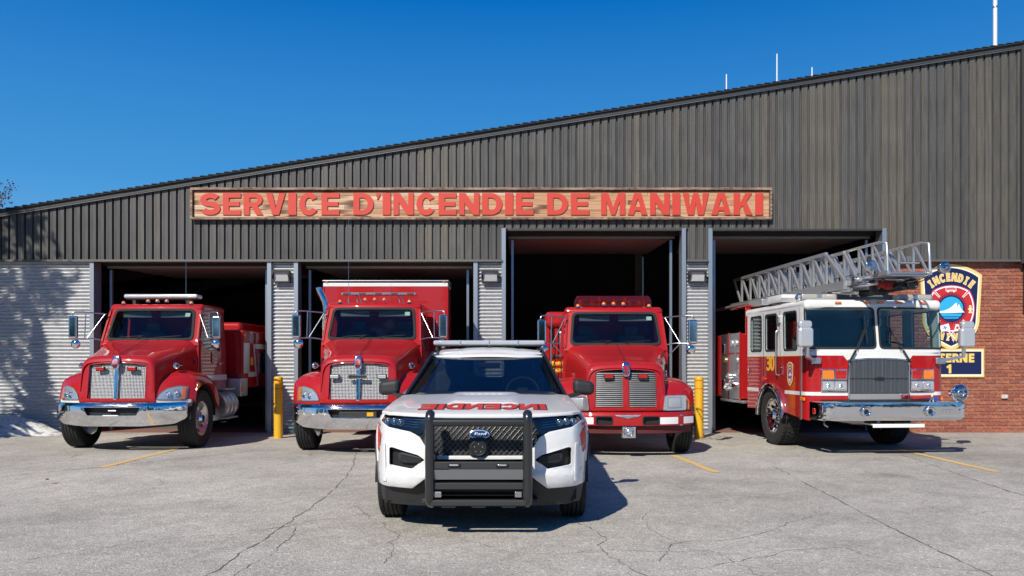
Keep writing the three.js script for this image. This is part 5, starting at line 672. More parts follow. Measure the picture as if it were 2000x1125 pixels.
// ---------- ladder truck with flat-faced cab: local origin on the ground below the cab's front face ----------
{
  const t = thing('ladder_truck', 'white-over-red ladder truck with flat-faced cab and aluminium ladder over its roof', 'fire truck', [5.95, 0, 3.9], .08, 'red fire trucks parked in the bays');
  const RC = .2, WX = .97, K = WX + RC * Math.PI / 2; // the cab skin, unrolled around the front corners
  const wrap = (u, y, w) => { const a = Math.abs(u), s = Math.sign(u) || 1, lean = .14 * Math.max(0, y - 1.62); let x, z, c; if (a < WX) { x = a; c = 1; z = w - .05 * (a / WX) ** 2; } else if (a < K) { const q = (a - WX) / RC; x = WX + (RC + w) * Math.sin(q); z = -RC + (RC + w) * Math.cos(q) - .05 * Math.cos(q); c = Math.cos(q); } else { x = WX + RC + w; z = -RC - (a - K); c = 0; } return [s * x, y, z - lean * (.35 + .65 * c) * (a < K ? 1 : Math.max(0, 1 - (a - K) / 2.4) * 1)]; };
  const at = z => -z - RC + K;          // unrolled distance of a point on the side
  const off = d => (u, y, w) => wrap(u, y, w + d);
  const E = at(-2.69), ws = s => { const l = rpoly([[s * .035, 1.705], [s * 1.20, 1.705], [s * 1.20, 2.365], [s * .035, 2.365]], .075); return s > 0 ? l.reverse() : l; };
  const win = (s, za, zb, y0 = 1.69, y1 = 2.33) => { const l = rpoly([[s * at(za), y0], [s * at(zb), y0], [s * at(zb), y1], [s * at(za), y1]], .06); return s > 0 ? l.reverse() : l; };
  const wins = [[-.436, -.963], [-1.264, -1.788], [-1.98, -2.50]], holes = [ws(1), ws(-1)]; for (const s of [-1, 1]) for (const [a, b] of wins) holes.push(win(s, a, b));
  const up = mesh('upper_cab', panel([[-E, 1.585], [E, 1.585], [E, 2.43], [-E, 2.43]], { holes, t: .03, edge: .10, map: off(-.03) }), mat.truckWhite, t);
  for (const s of [-1, 1]) {
    mesh('windshield', panel(rpoly([[s * .03, 1.70], [s * 1.205, 1.70], [s * 1.205, 2.37], [s * .03, 2.37]], .075), { t: .004, edge: .08, crease: 1, map: off(-.014) }), mat.glass, up);
    mesh('windshield_seal', panel(rpoly([[s * .022, 1.69], [s * 1.222, 1.69], [s * 1.222, 2.378], [s * .022, 2.378]], .085), { holes: [rpoly([[s * .05, 1.72], [s * 1.185, 1.72], [s * 1.185, 2.352], [s * .05, 2.352]], .07)[s > 0 ? 'reverse' : 'slice']()], t: .012, edge: .1, map: off(-.004) }), mat.rubber, up);
    for (const [a, b] of wins) { const w = mesh('side_window', panel(rpoly([[s * at(a), 1.685], [s * at(b), 1.685], [s * at(b), 2.335], [s * at(a), 2.335]], .06), { t: .004, edge: .15, map: off(-.016) }), mat.glass, up); mesh('window_seal', panel(rpoly([[s * (at(a) - .018), 1.672], [s * (at(b) + .018), 1.672], [s * (at(b) + .018), 2.348], [s * (at(a) - .018), 2.348]], .075), { holes: [rpoly([[s * (at(a) + .012), 1.702], [s * (at(b) - .012), 1.702], [s * (at(b) - .012), 2.318], [s * (at(a) + .012), 2.318]], .055)[s > 0 ? 'reverse' : 'slice']()], t: .010, edge: .15, map: off(-.003) }), mat.rubber, w); }
  }
  mesh('roof', (() => { const g = new RoundedBoxGeometry(2.34, .17, 2.72, 5, .075); const p = g.attributes.position; for (let i = 0; i < p.count; i++) if (p.getY(i) > 0) p.setY(i, p.getY(i) + .03 * (1 - (p.getX(i) / 1.17) ** 2)); g.computeVertexNormals(); return clean(g).translate(0, 2.415, -1.40 - .09); })(), mat.truckWhite, t);
  for (const x of [-.62, -.12, .10, .42, .82]) mesh('marker_lamp', rb(.11, .035, .03, .012, x, 2.452, -.118), mat.amber, up);
  // red lower skin with wheel arches
  const arch = s => { const l = []; for (let i = 0; i <= 16; i++) { const a = Math.PI - i / 16 * Math.PI; l.push([s * (at(-1.53) - .60 * Math.cos(a) * -1), .50 + .60 * Math.sin(a)]); } return l; };
  const lowPts = s => [[s * .0, .80], [s * 1.0, .80], [s * 1.12, .53], ...arch(s).filter(p => p[1] > .53), [s * E, .60], [s * E, 1.585], [s * .0, 1.585]];
  for (const s of [-1, 1]) {
    const lo = mesh('lower_cab', panel(lowPts(s), { t: .03, edge: .09, map: off(-.03) }), mat.red, t);
    for (const [a, b] of [[.52, at(-.93)], [at(-2.13), E]]) mesh('white_stripe', panel([[s * a, .935], [s * b, .935], [s * b, .995], [s * a, .995]], { t: .003, edge: .09, map: off(.001) }), mat.truckWhite, lo);
    mesh('gold_line', panel([[s * K, 1.578], [s * E, 1.578], [s * E, 1.590], [s * K, 1.590]], { t: .002, edge: .3, map: off(.001) }), mat.gold, lo);
    // doors: hinge line, handles, grab rails
    for (const z of [-.30, -1.13, -1.88]) mesh('door_seam', panel([[s * at(z), .56], [s * (at(z) + .010), .56], [s * (at(z) + .010), 2.38], [s * at(z), 2.38]].filter(p => 1), { t: .004, edge: .3, map: off(z === -1.13 ? -.001 : .001) }), z === -.30 ? mat.alu : mat.black, lo);
    for (const z of [-1.05, -2.58]) mesh('door_handle', rb(.03, .13, .06, .01, s * 1.18, 1.33, z), mat.chrome, lo);
    mesh('grab_rail', bent([[s * 1.17, 1.25, -1.18], [s * 1.23, 1.27, -1.18], [s * 1.23, 2.02, -1.18], [s * 1.17, 2.04, -1.18]], .014, .04), mat.alu, lo); mesh('side_flood', rb(.06, .13, .10, .02, s * 1.19, 2.23, -1.14), mat.lamp, lo);
    mesh('corner_trim', panel([[s * (K + .06), .535], [s * (K + .11), .535], [s * (K + .11), 1.58], [s * (K + .06), 1.58]], { t: .012, edge: .2, map: off(.001) }), mat.brushed, lo);
    mesh('turn_lamp', rb(.03, .055, .15, .01, s * 1.175, .875, -.22), mat.amber, lo); mesh('step_lamp', cy(.05, .05, .04, s * 1.18, 1.16, -1.85, 'x', 16), mat.redLens, lo);
    const e = badge(t, .25, .42, s * 1.178, 1.28, -.70, s * Math.PI / 2);
    // polished wheel arch
    mesh('arch_trim', panel([...arch(s).map(p => [p[0], p[1]]), ...arch(s).reverse().map(([a, y]) => [s * at(-1.53) + (a - s * at(-1.53)) * .88, .50 + (y - .50) * .88])], { t: .05, bev: .012, edge: .09, map: off(.0) }), mat.chrome, lo);
    mesh('wheel_well', new THREE.CylinderGeometry(.60, .60, .5, 24, 1, true, 0, Math.PI).rotateZ(Math.PI / 2).translate(s * .9, .5, -1.53), mat.under, lo);
    const num = mesh('door_number', (() => { const g = []; let x = 0; for (const c of '30') { const sh = font.generateShapes(c, .26); const q = new THREE.ExtrudeGeometry(sh, { depth: .003, bevelEnabled: true, bevelSize: .006, bevelThickness: .001, bevelSegments: 1, curveSegments: 8 }); q.computeBoundingBox(); q.translate(x - q.boundingBox.min.x, 0, 0); x += .175; g.push(q); } return merge(g); })(), mat.gold, t); num.rotation.y = s * Math.PI / 2; num.position.set(s * 1.173, 1.33, s < 0 ? -1.74 : -1.38);
    wheel(t, s * 1.0, .525, -1.53, true, mat.chrome); wheel(t, s * 1.0, .525, -7.2, true, mat.alu);
  }
  // white dip above the grille
  mesh('center_panel', panel(rpoly([[-.60, 1.60], [.60, 1.60], [.515, 1.50], [-.515, 1.50]], .01), { t: .004, edge: .09, map: off(.0) }), mat.truckWhite, up);
  // grille: arched chrome frame over fine upright mesh
  const gTop = x => 1.515 + .028 * (1 - (x / .51) ** 2), go = [[-.515, .84], [.515, .84]]; for (let i = 8; i >= -8; i--) go.push([i / 8 * .51, gTop(i / 8 * .51)]);
  const gr = mesh('grille', panel(go, { t: .012, edge: .1, map: off(.004) }), S(C(.06, .062, .066), .4, .5), t);
  mesh('grille_frame', panel(go.map(p => [p[0] * 1.02, (p[1] - 1.18) * 1.02 + 1.18]), { holes: [go.map(p => [p[0] * .965, (p[1] - 1.18) * .955 + 1.18]).reverse()], t: .028, bev: .006, edge: .1, map: off(.006) }), mat.chrome, gr);
  for (let k = 0; k < 44; k++) { const x = -.482 + k * .0224; mesh('grille_bar', panel([[x - .0045, .98], [x + .0045, .98], [x + .0045, gTop(x) - .02], [x - .0045, gTop(x) - .02]], { t: .012, edge: 0, map: off(.016) }), k % 7 === 3 ? mat.grey : mat.steel, gr); }
  mesh('grille_crossbar', panel([[-.49, 1.205], [.49, 1.205], [.49, 1.217], [-.49, 1.217]], { t: .004, edge: .1, map: off(.029) }), mat.black, gr); mesh('grille_kickplate', panel([[-.49, .86], [.49, .86], [.49, .965], [-.49, .965]], { t: .012, edge: .1, map: off(.016) }), mat.chrome, gr); mesh('oval_plate', panel(circ(.085, 24, 0, 1.21, .028), { t: .012, bev: .003, edge: 0, map: off(.032) }), mat.black, gr);
  // lamp clusters
  for (const s of [-1, 1]) {
    const c = mesh('lamp_cluster', panel(rpoly([[s * .535, 1.0], [s * .955, 1.0], [s * .955, 1.365], [s * .535, 1.365]], .015), { t: .03, bev: .006, edge: .12, map: off(.0) }), mat.chrome, t);
    for (const [x0, x1, m] of [[.55, .735, mat.redLens], [.755, .94, mat.amber]]) { mesh('signal_lens', panel(rpoly([[s * x0, 1.205], [s * x1, 1.205], [s * x1, 1.345], [s * x0, 1.345]], .015), { t: .016, bev: .005, edge: .12, map: off(.028) }), m, c); mesh('lens_rim', panel(rpoly([[s * (x0 - .008), 1.197], [s * (x1 + .008), 1.197], [s * (x1 + .008), 1.353], [s * (x0 - .008), 1.353]], .018), { holes: [rpoly([[s * (x0 + .006), 1.211], [s * (x1 - .006), 1.211], [s * (x1 - .006), 1.339], [s * (x0 + .006), 1.339]], .014)[s > 0 ? 'reverse' : 'slice']()], t: .02, edge: .12, map: off(.028) }), mat.chrome, c); }
    for (const [x0, x1] of [[.555, .735], [.755, .935]]) { mesh('headlamp', panel(rpoly([[s * x0, 1.03], [s * x1, 1.03], [s * x1, 1.165], [s * x0, 1.165]], .03), { t: .02, bev: .008, edge: .06, map: off(.030) }), mat.frost, c); const q = wrap(s * (x0 + x1) / 2, 1.098, .048); mesh('reflector', new THREE.SphereGeometry(.05, 16, 8, 0, 6.3, 0, .9).rotateX(Math.PI / 2).translate(q[0], q[1], q[2] - .028), mat.lamp, c); }
    mesh('shelf', panel([[s * .54, 1.178], [s * .95, 1.178], [s * .95, 1.192], [s * .54, 1.192]], { t: .05, edge: .12, map: off(.0) }), mat.navy, c);
    // big chrome mirrors on forward arms
    const m = new THREE.Group(); m.name = 'side_mirror'; t.add(m); mesh('mirror_arm', [beam([s * 1.08, 1.50, -.02], [s * 1.30, 1.57, .22], .05, .045), bar([s * 1.30, 1.56, .22], [s * 1.30, 1.74, .24], .03, 12)], mat.alu, m); mesh('arm_base', rb(.16, .10, .05, .012, s * 1.05, 1.50, .0), mat.brushed, m);
    const mg = new RoundedBoxGeometry(.25, .31, .13, 5, .05); mesh('mirror_head', [clean(mg).translate(s * 1.34, 1.87, .24), clean(new RoundedBoxGeometry(.22, .12, .12, 4, .045)).translate(s * 1.345, 2.075, .24)], mat.silver, m);
    // wipers parked upright
    mesh('wiper', [beam([s * .52, 1.47, .05], [s * .40, 1.67, .035], .035, .02), bar([s * .40, 1.67, .03], [s * .22, 2.02, -.03], .006, 6), bar([s * .37, 1.67, .03], [s * .19, 2.02, -.03], .006, 6), bar([s * .185, 1.78, .01], [s * .215, 2.24, -.05], .008, 6)], mat.black, t);
  }
  mesh('blue_patch', panel([[.53, .805], [1.05, .805], [1.05, .905], [.53, .905]], { t: .004, edge: .1, map: off(.002) }), mat.blue, t);
  mesh('folded_strap', rb(.34, .06, .12, .02, .70, .87, .14).rotateZ(.06), mat.hose, t);
  // bumper: polished trough around the front
  const bw = (u, y, w) => { const a = Math.abs(u), s = Math.sign(u) || 1, R = .13, W = 1.04, k = W + R * 1.5708; let x, z; if (a < W) { x = a; z = .52 + w; } else if (a < k) { const q = (a - W) / R; x = W + (R + w) * Math.sin(q); z = .52 - R + (R + w) * Math.cos(q); } else { x = W + R + w; z = .52 - R - (a - k); } return [s * x, y, z - .12 * Math.max(0, y - .80) - .35 * Math.max(0, .60 - y)]; };
  const bp = mesh('bumper', panel([[-1.58, .565], [1.58, .565], [1.58, .84], [-1.58, .84]], { t: .012, edge: .045, crease: .6, map: bw }), mat.chrome, t);
  mesh('bumper_top', rb(2.26, .02, .44, .008, 0, .836, .26), mat.brushed, bp); mesh('tread_mat', rb(1.5, .012, .30, .004, 0, .852, .24), mat.black, bp);
  for (const x of [-.50, .54]) { mesh('bumper_horn', new THREE.LatheGeometry([[.02, 0], [.03, .03], [.052, .05], [.078, .055], [.078, .066], [.06, .07], [.04, .055], [.022, .02]].map(p => new THREE.Vector2(...p)), 24).rotateX(Math.PI / 2).translate(x, .705, .515), mat.chrome, bp); mesh('horn_throat', cy(.03, .03, .01, x, .705, .556, 'z', 16), mat.black, bp); }
  mesh('side_marker', rb(.02, .09, .08, .01, -1.185, .70, .22), mat.redLens, bp); mesh('side_marker', rb(.02, .09, .08, .01, 1.185, .70, .22), mat.redLens, bp); mesh('bumper_step', [rb(.84, .02, .30, .006, .05, .50, .36), rb(.84, .045, .015, .004, .05, .478, .512)], mat.reflect, bp);
  mesh('relief_badge', [-.06, 0, .06].map(x => rb(.05, .07, .01, .004, .84 + x, .705, .536)), mat.chrome, bp); mesh('corner_hook', bent([[-1.05, .58, .3], [-1.08, .50, .34], [-1.02, .46, .36]], .014, .04), mat.steel, bp);
  { const q = mesh('spot_lamp', [new THREE.LatheGeometry([[.03, -.20], [.09, -.13], [.125, 0], [.14, .01], [.14, .045], [.12, .05]].map(p => new THREE.Vector2(...p)), 28).rotateX(Math.PI / 2).translate(1.10, .985, .40), bar([1.10, .84, .34], [1.10, .90, .34], .025)], mat.chrome, t); mesh('lamp_glass', new THREE.SphereGeometry(.20, 24, 8, 0, 6.3, 0, .64).rotateX(Math.PI / 2).scale(1, 1, .6).translate(1.10, .985, .345), mat.lens, q); mesh('lamp_core', new THREE.TorusGeometry(.05, .008, 6, 20).translate(1.10, .985, .468), mat.alu, q); }
  { const g = mesh('tow_hook', bent([[.62, .845, .4], [.64, .92, .42], [.66, .96, .42], [.67, .90, .42], [.68, .845, .4]], .012, .03), mat.steel, t); }
  // inside of the cab
  mesh('cab_floor', bx(2.2, .04, 2.4, 0, .95, -1.45), mat.interior, up); mesh('cab_back', bx(2.26, 1.75, .04, 0, 1.55, -2.66), mat.grey, up); mesh('dashboard', rb(2.1, .5, .45, .08, 0, 1.48, -.42), mat.interior, t); mesh('engine_cover', rb(.7, .7, 1.4, .08, 0, 1.25, -1.2), mat.interior, up);
  { const s = mesh('steering_wheel', [new THREE.TorusGeometry(.22, .017, 8, 28), bx(.42, .03, .02)], mat.plastic, t); s.position.set(.62, 1.72, -.62); s.rotation.x = -1.05; }
  for (const x of [-.66, .66]) mesh('seat', [rb(.5, .16, .5, .06, x, 1.35, -.98), rb(.48, .72, .14, .06, x, 1.75, -1.24)], mat.seat, up);
  mesh('underbody', [bx(1.9, .3, 2.4, 0, .72, -1.2), bx(.14, .26, 9.5, -.42, .72, -5), bx(.14, .26, 9.5, .42, .72, -5), bx(1.7, .14, .16, 0, .5, -1.53)], mat.under, t);
  // body behind the cab: pump panel of bright plate
  const body = mesh('body', [rb(2.38, 1.3, 6.4, .03, 0, 1.40, -6.2)], mat.red, t);
  for (const s of [-1, 1]) {
    const pp = mesh('pump_panel', bx(.02, 1.32, .62, s * 1.205, 1.40, -3.32), mat.brushed, body); mesh('tread_plate', bx(.022, 1.32, .42, s * 1.206, 1.40, -3.86), mat.alu, body); mesh('panel_edge', [bx(.03, 1.36, .03, s * 1.21, 1.40, -3.63), bx(.03, .03, .62, s * 1.21, 1.66, -3.32), bx(.03, 1.36, .03, s * 1.21, 1.40, -2.99)], mat.red, pp); mesh('running_board', rb(.3, .05, 1.3, .01, s * 1.1, .70, -3.4), mat.brushed, body);
    for (const [y, z, r] of [[1.02, -3.2, .09], [.98, -3.42, .07], [1.2, -3.3, .055]]) { mesh('intake_valve', [cy(r, r * 1.1, .14, s * 1.27, y, z, 'x', 20), cy(r * .5, r * .5, .2, s * 1.28, y, z, 'x', 12)], mat.chrome, pp); }
    for (const [y, z] of [[1.86, -3.2], [1.86, -3.42], [1.52, -3.15]]) mesh('gauge', cy(.07, .07, .03, s * 1.225, y, z, 'x', 20), mat.frost, pp); mesh('brass_cap', cy(.065, .065, .05, s * 1.23, 1.52, -3.8, 'x', 20), S(C(.35, .28, .14), .4, .8), pp); mesh('pump_handle', bent([[s * 1.22, 1.3, -3.05], [s * 1.28, 1.32, -3.05], [s * 1.28, 1.72, -3.05]], .014, .03), mat.alu, pp); for (const y of [1.76, 1.02]) mesh('latch', rb(.03, .2, .14, .02, s * 1.22, y, -3.92), mat.chrome, pp);
    mesh('cribbing_rack', [bx(.10, .6, .03, s * 1.12, 2.3, -2.8), bx(.10, .03, .7, s * 1.12, 2.58, -3.1)], mat.red, body);
  }
  // roof fittings
  mesh('roof_box', panel([[0, 0], [.62, 0], [.70, .07], [.70, .13], [0, .13]], { t: .34, bev: .01, edge: 0, map: (x, y, z) => [-1.17 + z, 2.53 + y, -1.75 + x] }), mat.truckWhite, t);
  const rl = (x, z, w) => { const b = mesh('roof_beacon', rb(w, .10, .20, .03, x, 2.565, z), mat.brushed, t); mesh('beacon_lens', rb(w * .42, .085, .21, .03, x - w * .26, 2.568, z + .004), PH({ color: C(.60, .58, .50), roughness: .15, clearcoat: 1, transmission: .4, thickness: 0 }), b); mesh('beacon_lens', rb(w * .42, .085, .21, .03, x + w * .26, 2.568, z + .004), PH({ color: C(.62, .60, .54), roughness: .15, clearcoat: 1, transmission: .4, thickness: 0 }), b); };
  rl(-.82, -.45, .62); rl(.84, -.45, .62); mesh('beacon_dome', new THREE.SphereGeometry(.06, 16, 10).translate(-1.13, 2.56, -.47), mat.chrome, t); mesh('scene_lamp', rb(.07, .12, .3, .015, -1.10, 2.44, -2.62), mat.lamp, t); mesh('scene_lamp', rb(.07, .12, .3, .015, 1.10, 2.44, -2.62), mat.lamp, t);
  // aerial ladder: base section, inner sections, fly with tip
  const la = new THREE.Group(); la.name = 'aerial_ladder'; t.add(la);
  const section = (hw, y0, y1, zf, zb, ztop, r, n, capped) => {
    for (const s of [-1, 1]) {
      mesh('lower_rail', beam([s * hw, y0, zf], [s * hw, y0, zb], r * 2, r * 2.4), mat.ladder, la);
      if (capped) mesh('hand_rail', bent([[s * hw, y0 + .02, zf - .02], [s * hw, y1, zf - .05], [s * hw, y1, zb]], r * .95, .09, 10), mat.ladder, la); else mesh('hand_rail', beam([s * hw, y1, ztop], [s * hw, y1, zb], r * 1.7, r * 1.9), mat.ladder, la);
      const L = (capped ? zf - .05 : ztop) - zb, st = L / n; for (let k = 0; k < n; k++) { const z = (capped ? zf - .05 : ztop) - k * st; if (!(capped && k === 0)) mesh('post', beam([s * hw, y0, z], [s * hw, y1, z], r * 1.3, r * 1.5), mat.ladder, la); mesh('brace', beam([s * hw, y1 - .02, z - st + .03], [s * hw, y0 + .03, z - .04], r * 1.2, r * 1.4), mat.ladder, la); }
      if (!capped) mesh('brace', beam([s * hw, y1 - .02, ztop], [s * hw, y0 + .03, zf - .12], r * 1.4, r * 1.6), mat.ladder, la);
    }
    const nr = Math.floor((zf - zb) / .36); for (let k = 0; k < nr; k++) mesh('rung', cy(.018, .018, hw * 2, 0, y0 + .005, zf - .06 - k * .36, 'x', 10), mat.brushed, la);
  };
  section(.335, 2.83, 3.325, .90, -4.6, 0, .022, 13, true);
  section(.40, 2.80, 3.30, .18, -5.0, -.35, .024, 11, false);
  section(.47, 2.76, 3.34, -.05, -5.4, -.85, .030, 9, false);
  for (const s of [-1, 1]) { mesh('base_beam', beam([s * .50, 2.735, -.08], [s * .50, 2.735, -5.5], .10, .14), mat.ladder, la); mesh('roller', cy(.055, .055, .06, s * .45, 2.80, .10, 'x', 16), mat.steel, la); mesh('ladder_pad', rb(.16, .12, .7, .02, s * .98, 2.62, -2.6), mat.ladder, la); }
  for (const s of [-1, 1]) mesh('long_tool', [bar([s * .80, 2.68, -1.9], [s * .80, 2.68, -6], .035, 12)], mat.ladder, la);
  mesh('cross_plate', rb(.70, .02, .5, .006, 0, 2.795, .60), mat.brushed, la); for (const z of [.80, .62, .45]) mesh('tread_bar', rb(.62, .03, .05, .01, 0, 2.812, z), mat.ladder, la);
  // lamps at the tip and the water monitor below
  for (const [x, y, z] of [[-.52, 2.945, .72], [.62, 2.93, .78]]) { const l = mesh('tip_lamp', [new THREE.LatheGeometry([[.02, -.12], [.06, -.09], [.085, 0], [.092, .01], [.092, .03], [.08, .034]].map(p => new THREE.Vector2(...p)), 24).rotateX(Math.PI / 2).translate(x, y, z), bar([x, y, z - .06], [x > 0 ? .34 : -.36, y - .02, z - .1], .016)], mat.chrome, la); mesh('lamp_glass', new THREE.SphereGeometry(.12, 20, 8, 0, 6.3, 0, .74).rotateX(Math.PI / 2).scale(1, 1, .7).translate(x, y, z - .035), mat.lens, l); }
  const mo = mesh('water_monitor', [cy(.07, .075, .55, .05, 2.66, .42, 'z', 18), bent([[.05, 2.66, .2], [-.10, 2.62, .0], [-.12, 2.62, -.3]], .065, .1, 14), rb(.22, .16, .2, .04, -.06, 2.64, .1)], mat.black, la);
  mesh('nozzle', [cy(.085, .07, .16, .14, 2.68, .66, 'z', 20), new THREE.TorusGeometry(.075, .018, 8, 24).translate(.14, 2.68, .74), new THREE.TorusGeometry(.045, .012, 8, 20).translate(.14, 2.68, .745), cy(.06, .06, .3, .12, 2.675, .5, 'z', 16)], mat.satin, mo); mesh('valve_body', [rb(.18, .13, .18, .04, -.02, 2.69, .38), cy(.05, .05, .12, -.16, 2.70, .38, 'x', 14)], mat.hose, mo); mesh('monitor_bracket', [rb(.10, .20, .12, .02, -.20, 2.68, .22), rb(.5, .05, .1, .01, 0, 2.76, .2)], mat.plastic, mo);
  mesh('tip_camera', [rb(.07, .09, .06, .01, .10, 3.06, .70), bar([.12, 2.98, .68], [.10, 3.02, .69], .012)], mat.grey, la); mesh('tip_hose_reel', [new THREE.TorusGeometry(.06, .022, 8, 18).rotateY(1.2).translate(-.30, 3.08, .25), new THREE.TorusGeometry(.06, .022, 8, 18).rotateY(1.2).translate(-.28, 3.08, .30), bar([-.32, 2.9, .25], [-.30, 3.15, .27], .018)], mat.black, la);
  mesh('cable_bundle', [bent([[-.25, 2.80, .5], [-.18, 2.70, .6], [.1, 2.70, .8], [.3, 2.78, .85]], .008, .08), bent([[.30, 2.80, .9], [.25, 2.72, .86], [.2, 2.70, .75]], .008, .05)], mat.black, la);
  for (const [a, b, r] of [[[-.36, 2.72, -.2], [-.30, 2.70, .5], .022], [[-.2, 2.70, -.4], [-.16, 2.66, .3], .03], [[.22, 2.70, -.4], [.26, 2.72, .55], .02]]) mesh('water_pipe', bar(a, b, r, 12), mat.steel, la);
  mesh('hydraulic_block', [rb(.20, .10, .14, .02, .28, 2.70, .22), cy(.035, .035, .16, .30, 2.66, .36, 'z', 12)], mat.plastic, la); for (let k = 0; k < 6; k++) mesh('cross_brace', beam([-.33, 2.822, .7 - k * .36], [.33, 2.822, .7 - (k + 1) * .36], .016, .02), mat.ladder, la); mesh('guide_cable', [-1, 1].map(s => bar([s * .365, 2.90, .1], [s * .365, 2.90, -4.6], .007, 6)), mat.black, la); mesh('fold_step', [rb(.30, .02, .10, .006, 0, 2.98, .87)], mat.ladder, la);
  mesh('ladder_cradle', [rb(1.3, .10, .16, .02, 0, 2.58, -.75), rb(.12, .14, .14, .02, -.5, 2.62, -.75), rb(.12, .14, .14, .02, .5, 2.62, -.75)], mat.grey, la);
}

// ---------- trees ----------
const barkMat = S(C(.07, .055, .042), .95), leafA = PH({ color: C(.11, .045, .025), roughness: .8, transmission: .3, thickness: 0 }), leafB = PH({ color: C(.06, .075, .025), roughness: .8, transmission: .3, thickness: 0 });
function tree(name, label, x, z, H, spread, leafM, leaves, sd, group, leafS = 1) {
  seed = sd; const t = thing(name, label, 'tree', [x, 0, z], 0, group); const tr = [], br = [], tips = [];
  const limb = (a, dir, len, r, d) => { const n = 4; let p = a.clone(), v = dir.clone(); for (let i = 0; i < n; i++) { const q = p.clone().addScaledVector(v, len / n), r2 = r * (1 - .16), g = new THREE.CylinderGeometry(r2, r, p.distanceTo(q), d > 2 ? 4 : 7, 1, true); g.applyQuaternion(new THREE.Quaternion().setFromUnitVectors(V(0, 1, 0), v)); g.translate((p.x + q.x) / 2, (p.y + q.y) / 2, (p.z + q.z) / 2); (d === 0 ? tr : br).push(g); r = r2; p = q; v = v.clone().add(V(rr(-.14, .14), rr(-.02, .10), rr(-.14, .14))).normalize(); if (d < 4 && (d > 0 || i > 0)) for (let k = 0; k < (d === 0 ? 2 : 1); k++) { const a2 = rr(0, 6.28), e = V(Math.cos(a2), rr(.25, .9), Math.sin(a2)).normalize(); limb(p, v.clone().multiplyScalar(.45).addScaledVector(e, spread).normalize(), len * rr(.48, .66), r * .58, d + 1); } if (d >= 3) tips.push(p.clone()); } if (d < 3) limb(p, v, len * .6, r * .8, d + 1); };
  limb(V(0, 0, 0), V(rr(-.04, .04), 1, 0).normalize(), H * .5, H * .021, 0);
  mesh('trunk', tr, barkMat, t); const cr = mesh('crown', br, barkMat, t);
  const q = new THREE.PlaneGeometry(1, 1), m4 = new THREE.Matrix4(), pos = [], idx = []; const nL = leaves; for (let i = 0; i < nL; i++) { const c = tips[Math.floor(rnd() * tips.length)]; const s = rr(.04, .08) * leafS, o = V(rr(-.25, .25), rr(-.25, .25), rr(-.25, .25)).add(c), e = new THREE.Euler(rr(0, 6), rr(0, 6), rr(0, 6)); const b = pos.length / 3; for (const [u, w] of [[0, -1.3], [.75, 0], [0, 1.3], [-.75, 0]]) { const p = V(u * s, w * s, u * w * 0).applyEuler(e).add(o); pos.push(p.x, p.y, p.z); } idx.push(b, b + 1, b + 2, b, b + 2, b + 3); }
  const g = new THREE.BufferGeometry(); g.setAttribute('position', new THREE.Float32BufferAttribute(pos, 3)); g.setIndex(idx); g.computeVertexNormals(); const lf = mesh('leaves', g, leafM, cr); lf.userData.kind = 'stuff'; return t;
}
tree('roadside_tree', 'tall tree beyond the left edge whose shadow falls on the corrugated wall', -15.1, 5.4, 9.5, .85, leafB, 9000, 11, undefined, 1.5);
tree('backyard_tree', 'reddish-brown tree just peeking over the low left end of the roof', -28.7, -24, 10.6, .9, leafA, 9000, 29);

// evergreens across the road behind the camera, mirrored in chrome and glass
{
  seed = 91; const G = [0, 1, 2].map(() => { const l = []; for (let k = 0; k < 9; k++) { const y = 1.2 + k * .98, r = 2.3 * (1 - k / 9.6); for (let i = 0; i < 26; i++) { const a = rr(0, 6.283), L = r * rr(.7, 1.1), g = new THREE.ConeGeometry(.34 * rr(.7, 1.2), L, 4, 1, true).rotateZ(-Math.PI / 2 - rr(.1, .35)).translate(L / 2, y + rr(-.4, .5), 0).rotateY(a); l.push(g); } } return merge(l); });
  const green = S(C(.028, .045, .022), .9), trunk = cy(.05, .22, 10, 0, 5, 0, 'y', 8); let n = 0;
  for (let x = -58; x < 60; x += rr(2.2, 3.4)) { const t = thing('evergreen_tree', 'dark evergreen across the road, showing only as a reflection in the chrome', 'tree', [x, 0, rr(44, 54)], rr(0, 6), 'evergreens mirrored in the chrome'); const s = rr(.75, 1.2); t.scale.set(s, s, s); mesh('trunk', trunk, barkMat, t); mesh('crown', G[n++ % 3], green, t); }
}
// young spruce beyond the left edge that shades the foot of the wall
{ const t = thing('young_spruce', 'young spruce beyond the left edge, shading the snow heap', 'tree', [-11.75, 0, 3.3], .4); const g = new THREE.CylinderGeometry(.03, .12, 5.4, 8).translate(0, 2.7, 0); mesh('trunk', g, barkMat, t); const l = []; seed = 17; for (let k = 0; k < 11; k++) { const y = .5 + k * .46, r = 1.45 * (1 - k / 11.6); for (let i = 0; i < 30; i++) { const a = rr(0, 6.283), L = r * rr(.6, 1.1); l.push(new THREE.ConeGeometry(.13 * rr(.7, 1.2), L, 4, 1, true).rotateZ(-Math.PI / 2 - rr(.1, .35)).translate(L / 2, y + rr(-.2, .25), 0).rotateY(a)); } } mesh('crown', l, S(C(.03, .05, .025), .9), t); }

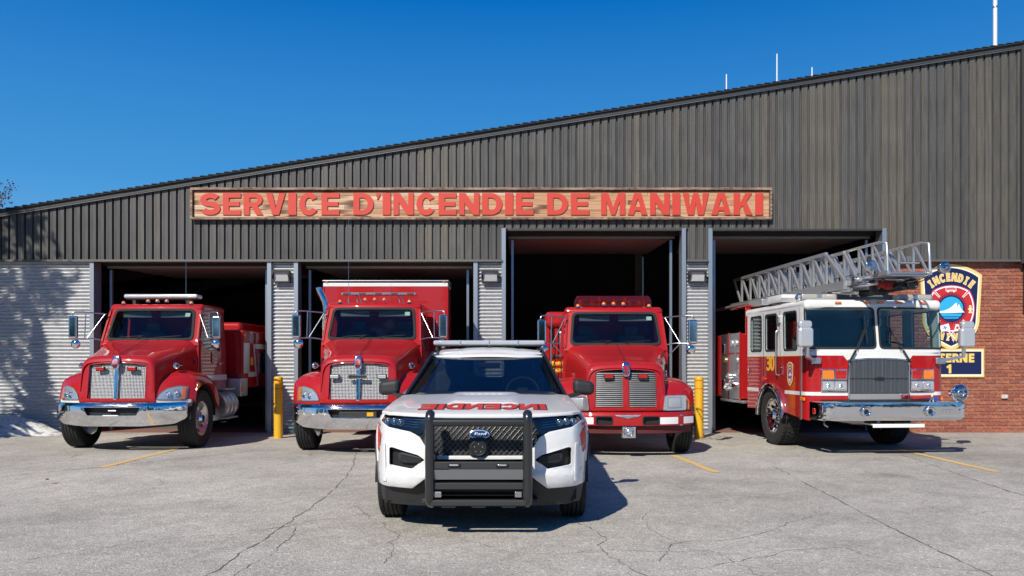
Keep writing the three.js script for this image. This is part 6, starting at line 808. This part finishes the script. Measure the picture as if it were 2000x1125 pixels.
// ---------- small things on the ground ----------
{ // heap of old snow in the shade by the wall
  const rows = [], n = 26, m = 14; for (let j = 0; j <= m; j++) { const row = [], k = j / m; for (let i = 0; i <= n; i++) { const a = i / n * Math.PI * 2, r = k; const X = Math.cos(a) * 1.25 * r, Z = Math.sin(a) * .42 * r; const h = Math.max(0, 1 - r * r) * (.36 + .22 * fbm(X * 1.6 + 3, Z * 2.2, 2, 3)) + .05 * fbm(X * 6, Z * 6, 5, 3) * (1 - r); row.push([X * (1 + .12 * fbm(a, 1, 4)), Math.max(-.01, h), Z * (1 + .15 * fbm(a * 2, 3, 7))]); } rows.push(row); }
  const g = loft(rows, { flip: true, crease: 1.2 }); const snowMap = (() => { const a = tileNoise(64, 6), b = tileNoise(16, 44); return tex(128, 128, (i, j) => { const v = .80 + .16 * (a(i / 2, j / 2) - .5) - (b(i / 8, j / 8) > .72 ? .18 : 0); return [v, v, v * .985]; }, true, 3, 2); })();
  const o = solo('snow_heap', g, S(0xffffff, .85, 0, { map: snowMap }), 'low heap of old grey snow against the corrugated wall at far left', 'snow'); o.position.set(-10.35, 0, .48);
}
const leafG = (() => { const s = new THREE.Shape(); s.moveTo(0, -.05); s.quadraticCurveTo(.04, 0, 0, .055); s.quadraticCurveTo(-.035, 0, 0, -.05); const g = new THREE.ExtrudeGeometry(s, { depth: .002, bevelEnabled: false, curveSegments: 4 }); const p = g.attributes.position; for (let i = 0; i < p.count; i++) p.setZ(i, p.getZ(i) + 4 * p.getX(i) ** 2); g.computeVertexNormals(); return g.rotateX(-Math.PI / 2); })();
for (const [x, z, a, lab] of [[-5.85, 6.9, .5, 'curled brown leaf on the asphalt left of the long yellow stripe'], [-5.55, 7.25, 2.1, 'second brown leaf on the asphalt near the left crack'], [-3.2, 4.2, 1.2, 'small dry leaf on the asphalt before the red box truck']]) { const o = solo('dry_leaf', leafG, S(C(.20, .09, .04), .85), lab, 'leaf', 'dry leaves on the asphalt'); o.position.set(x, .006, z); o.rotation.y = a; }

renderer.render(scene, camera);
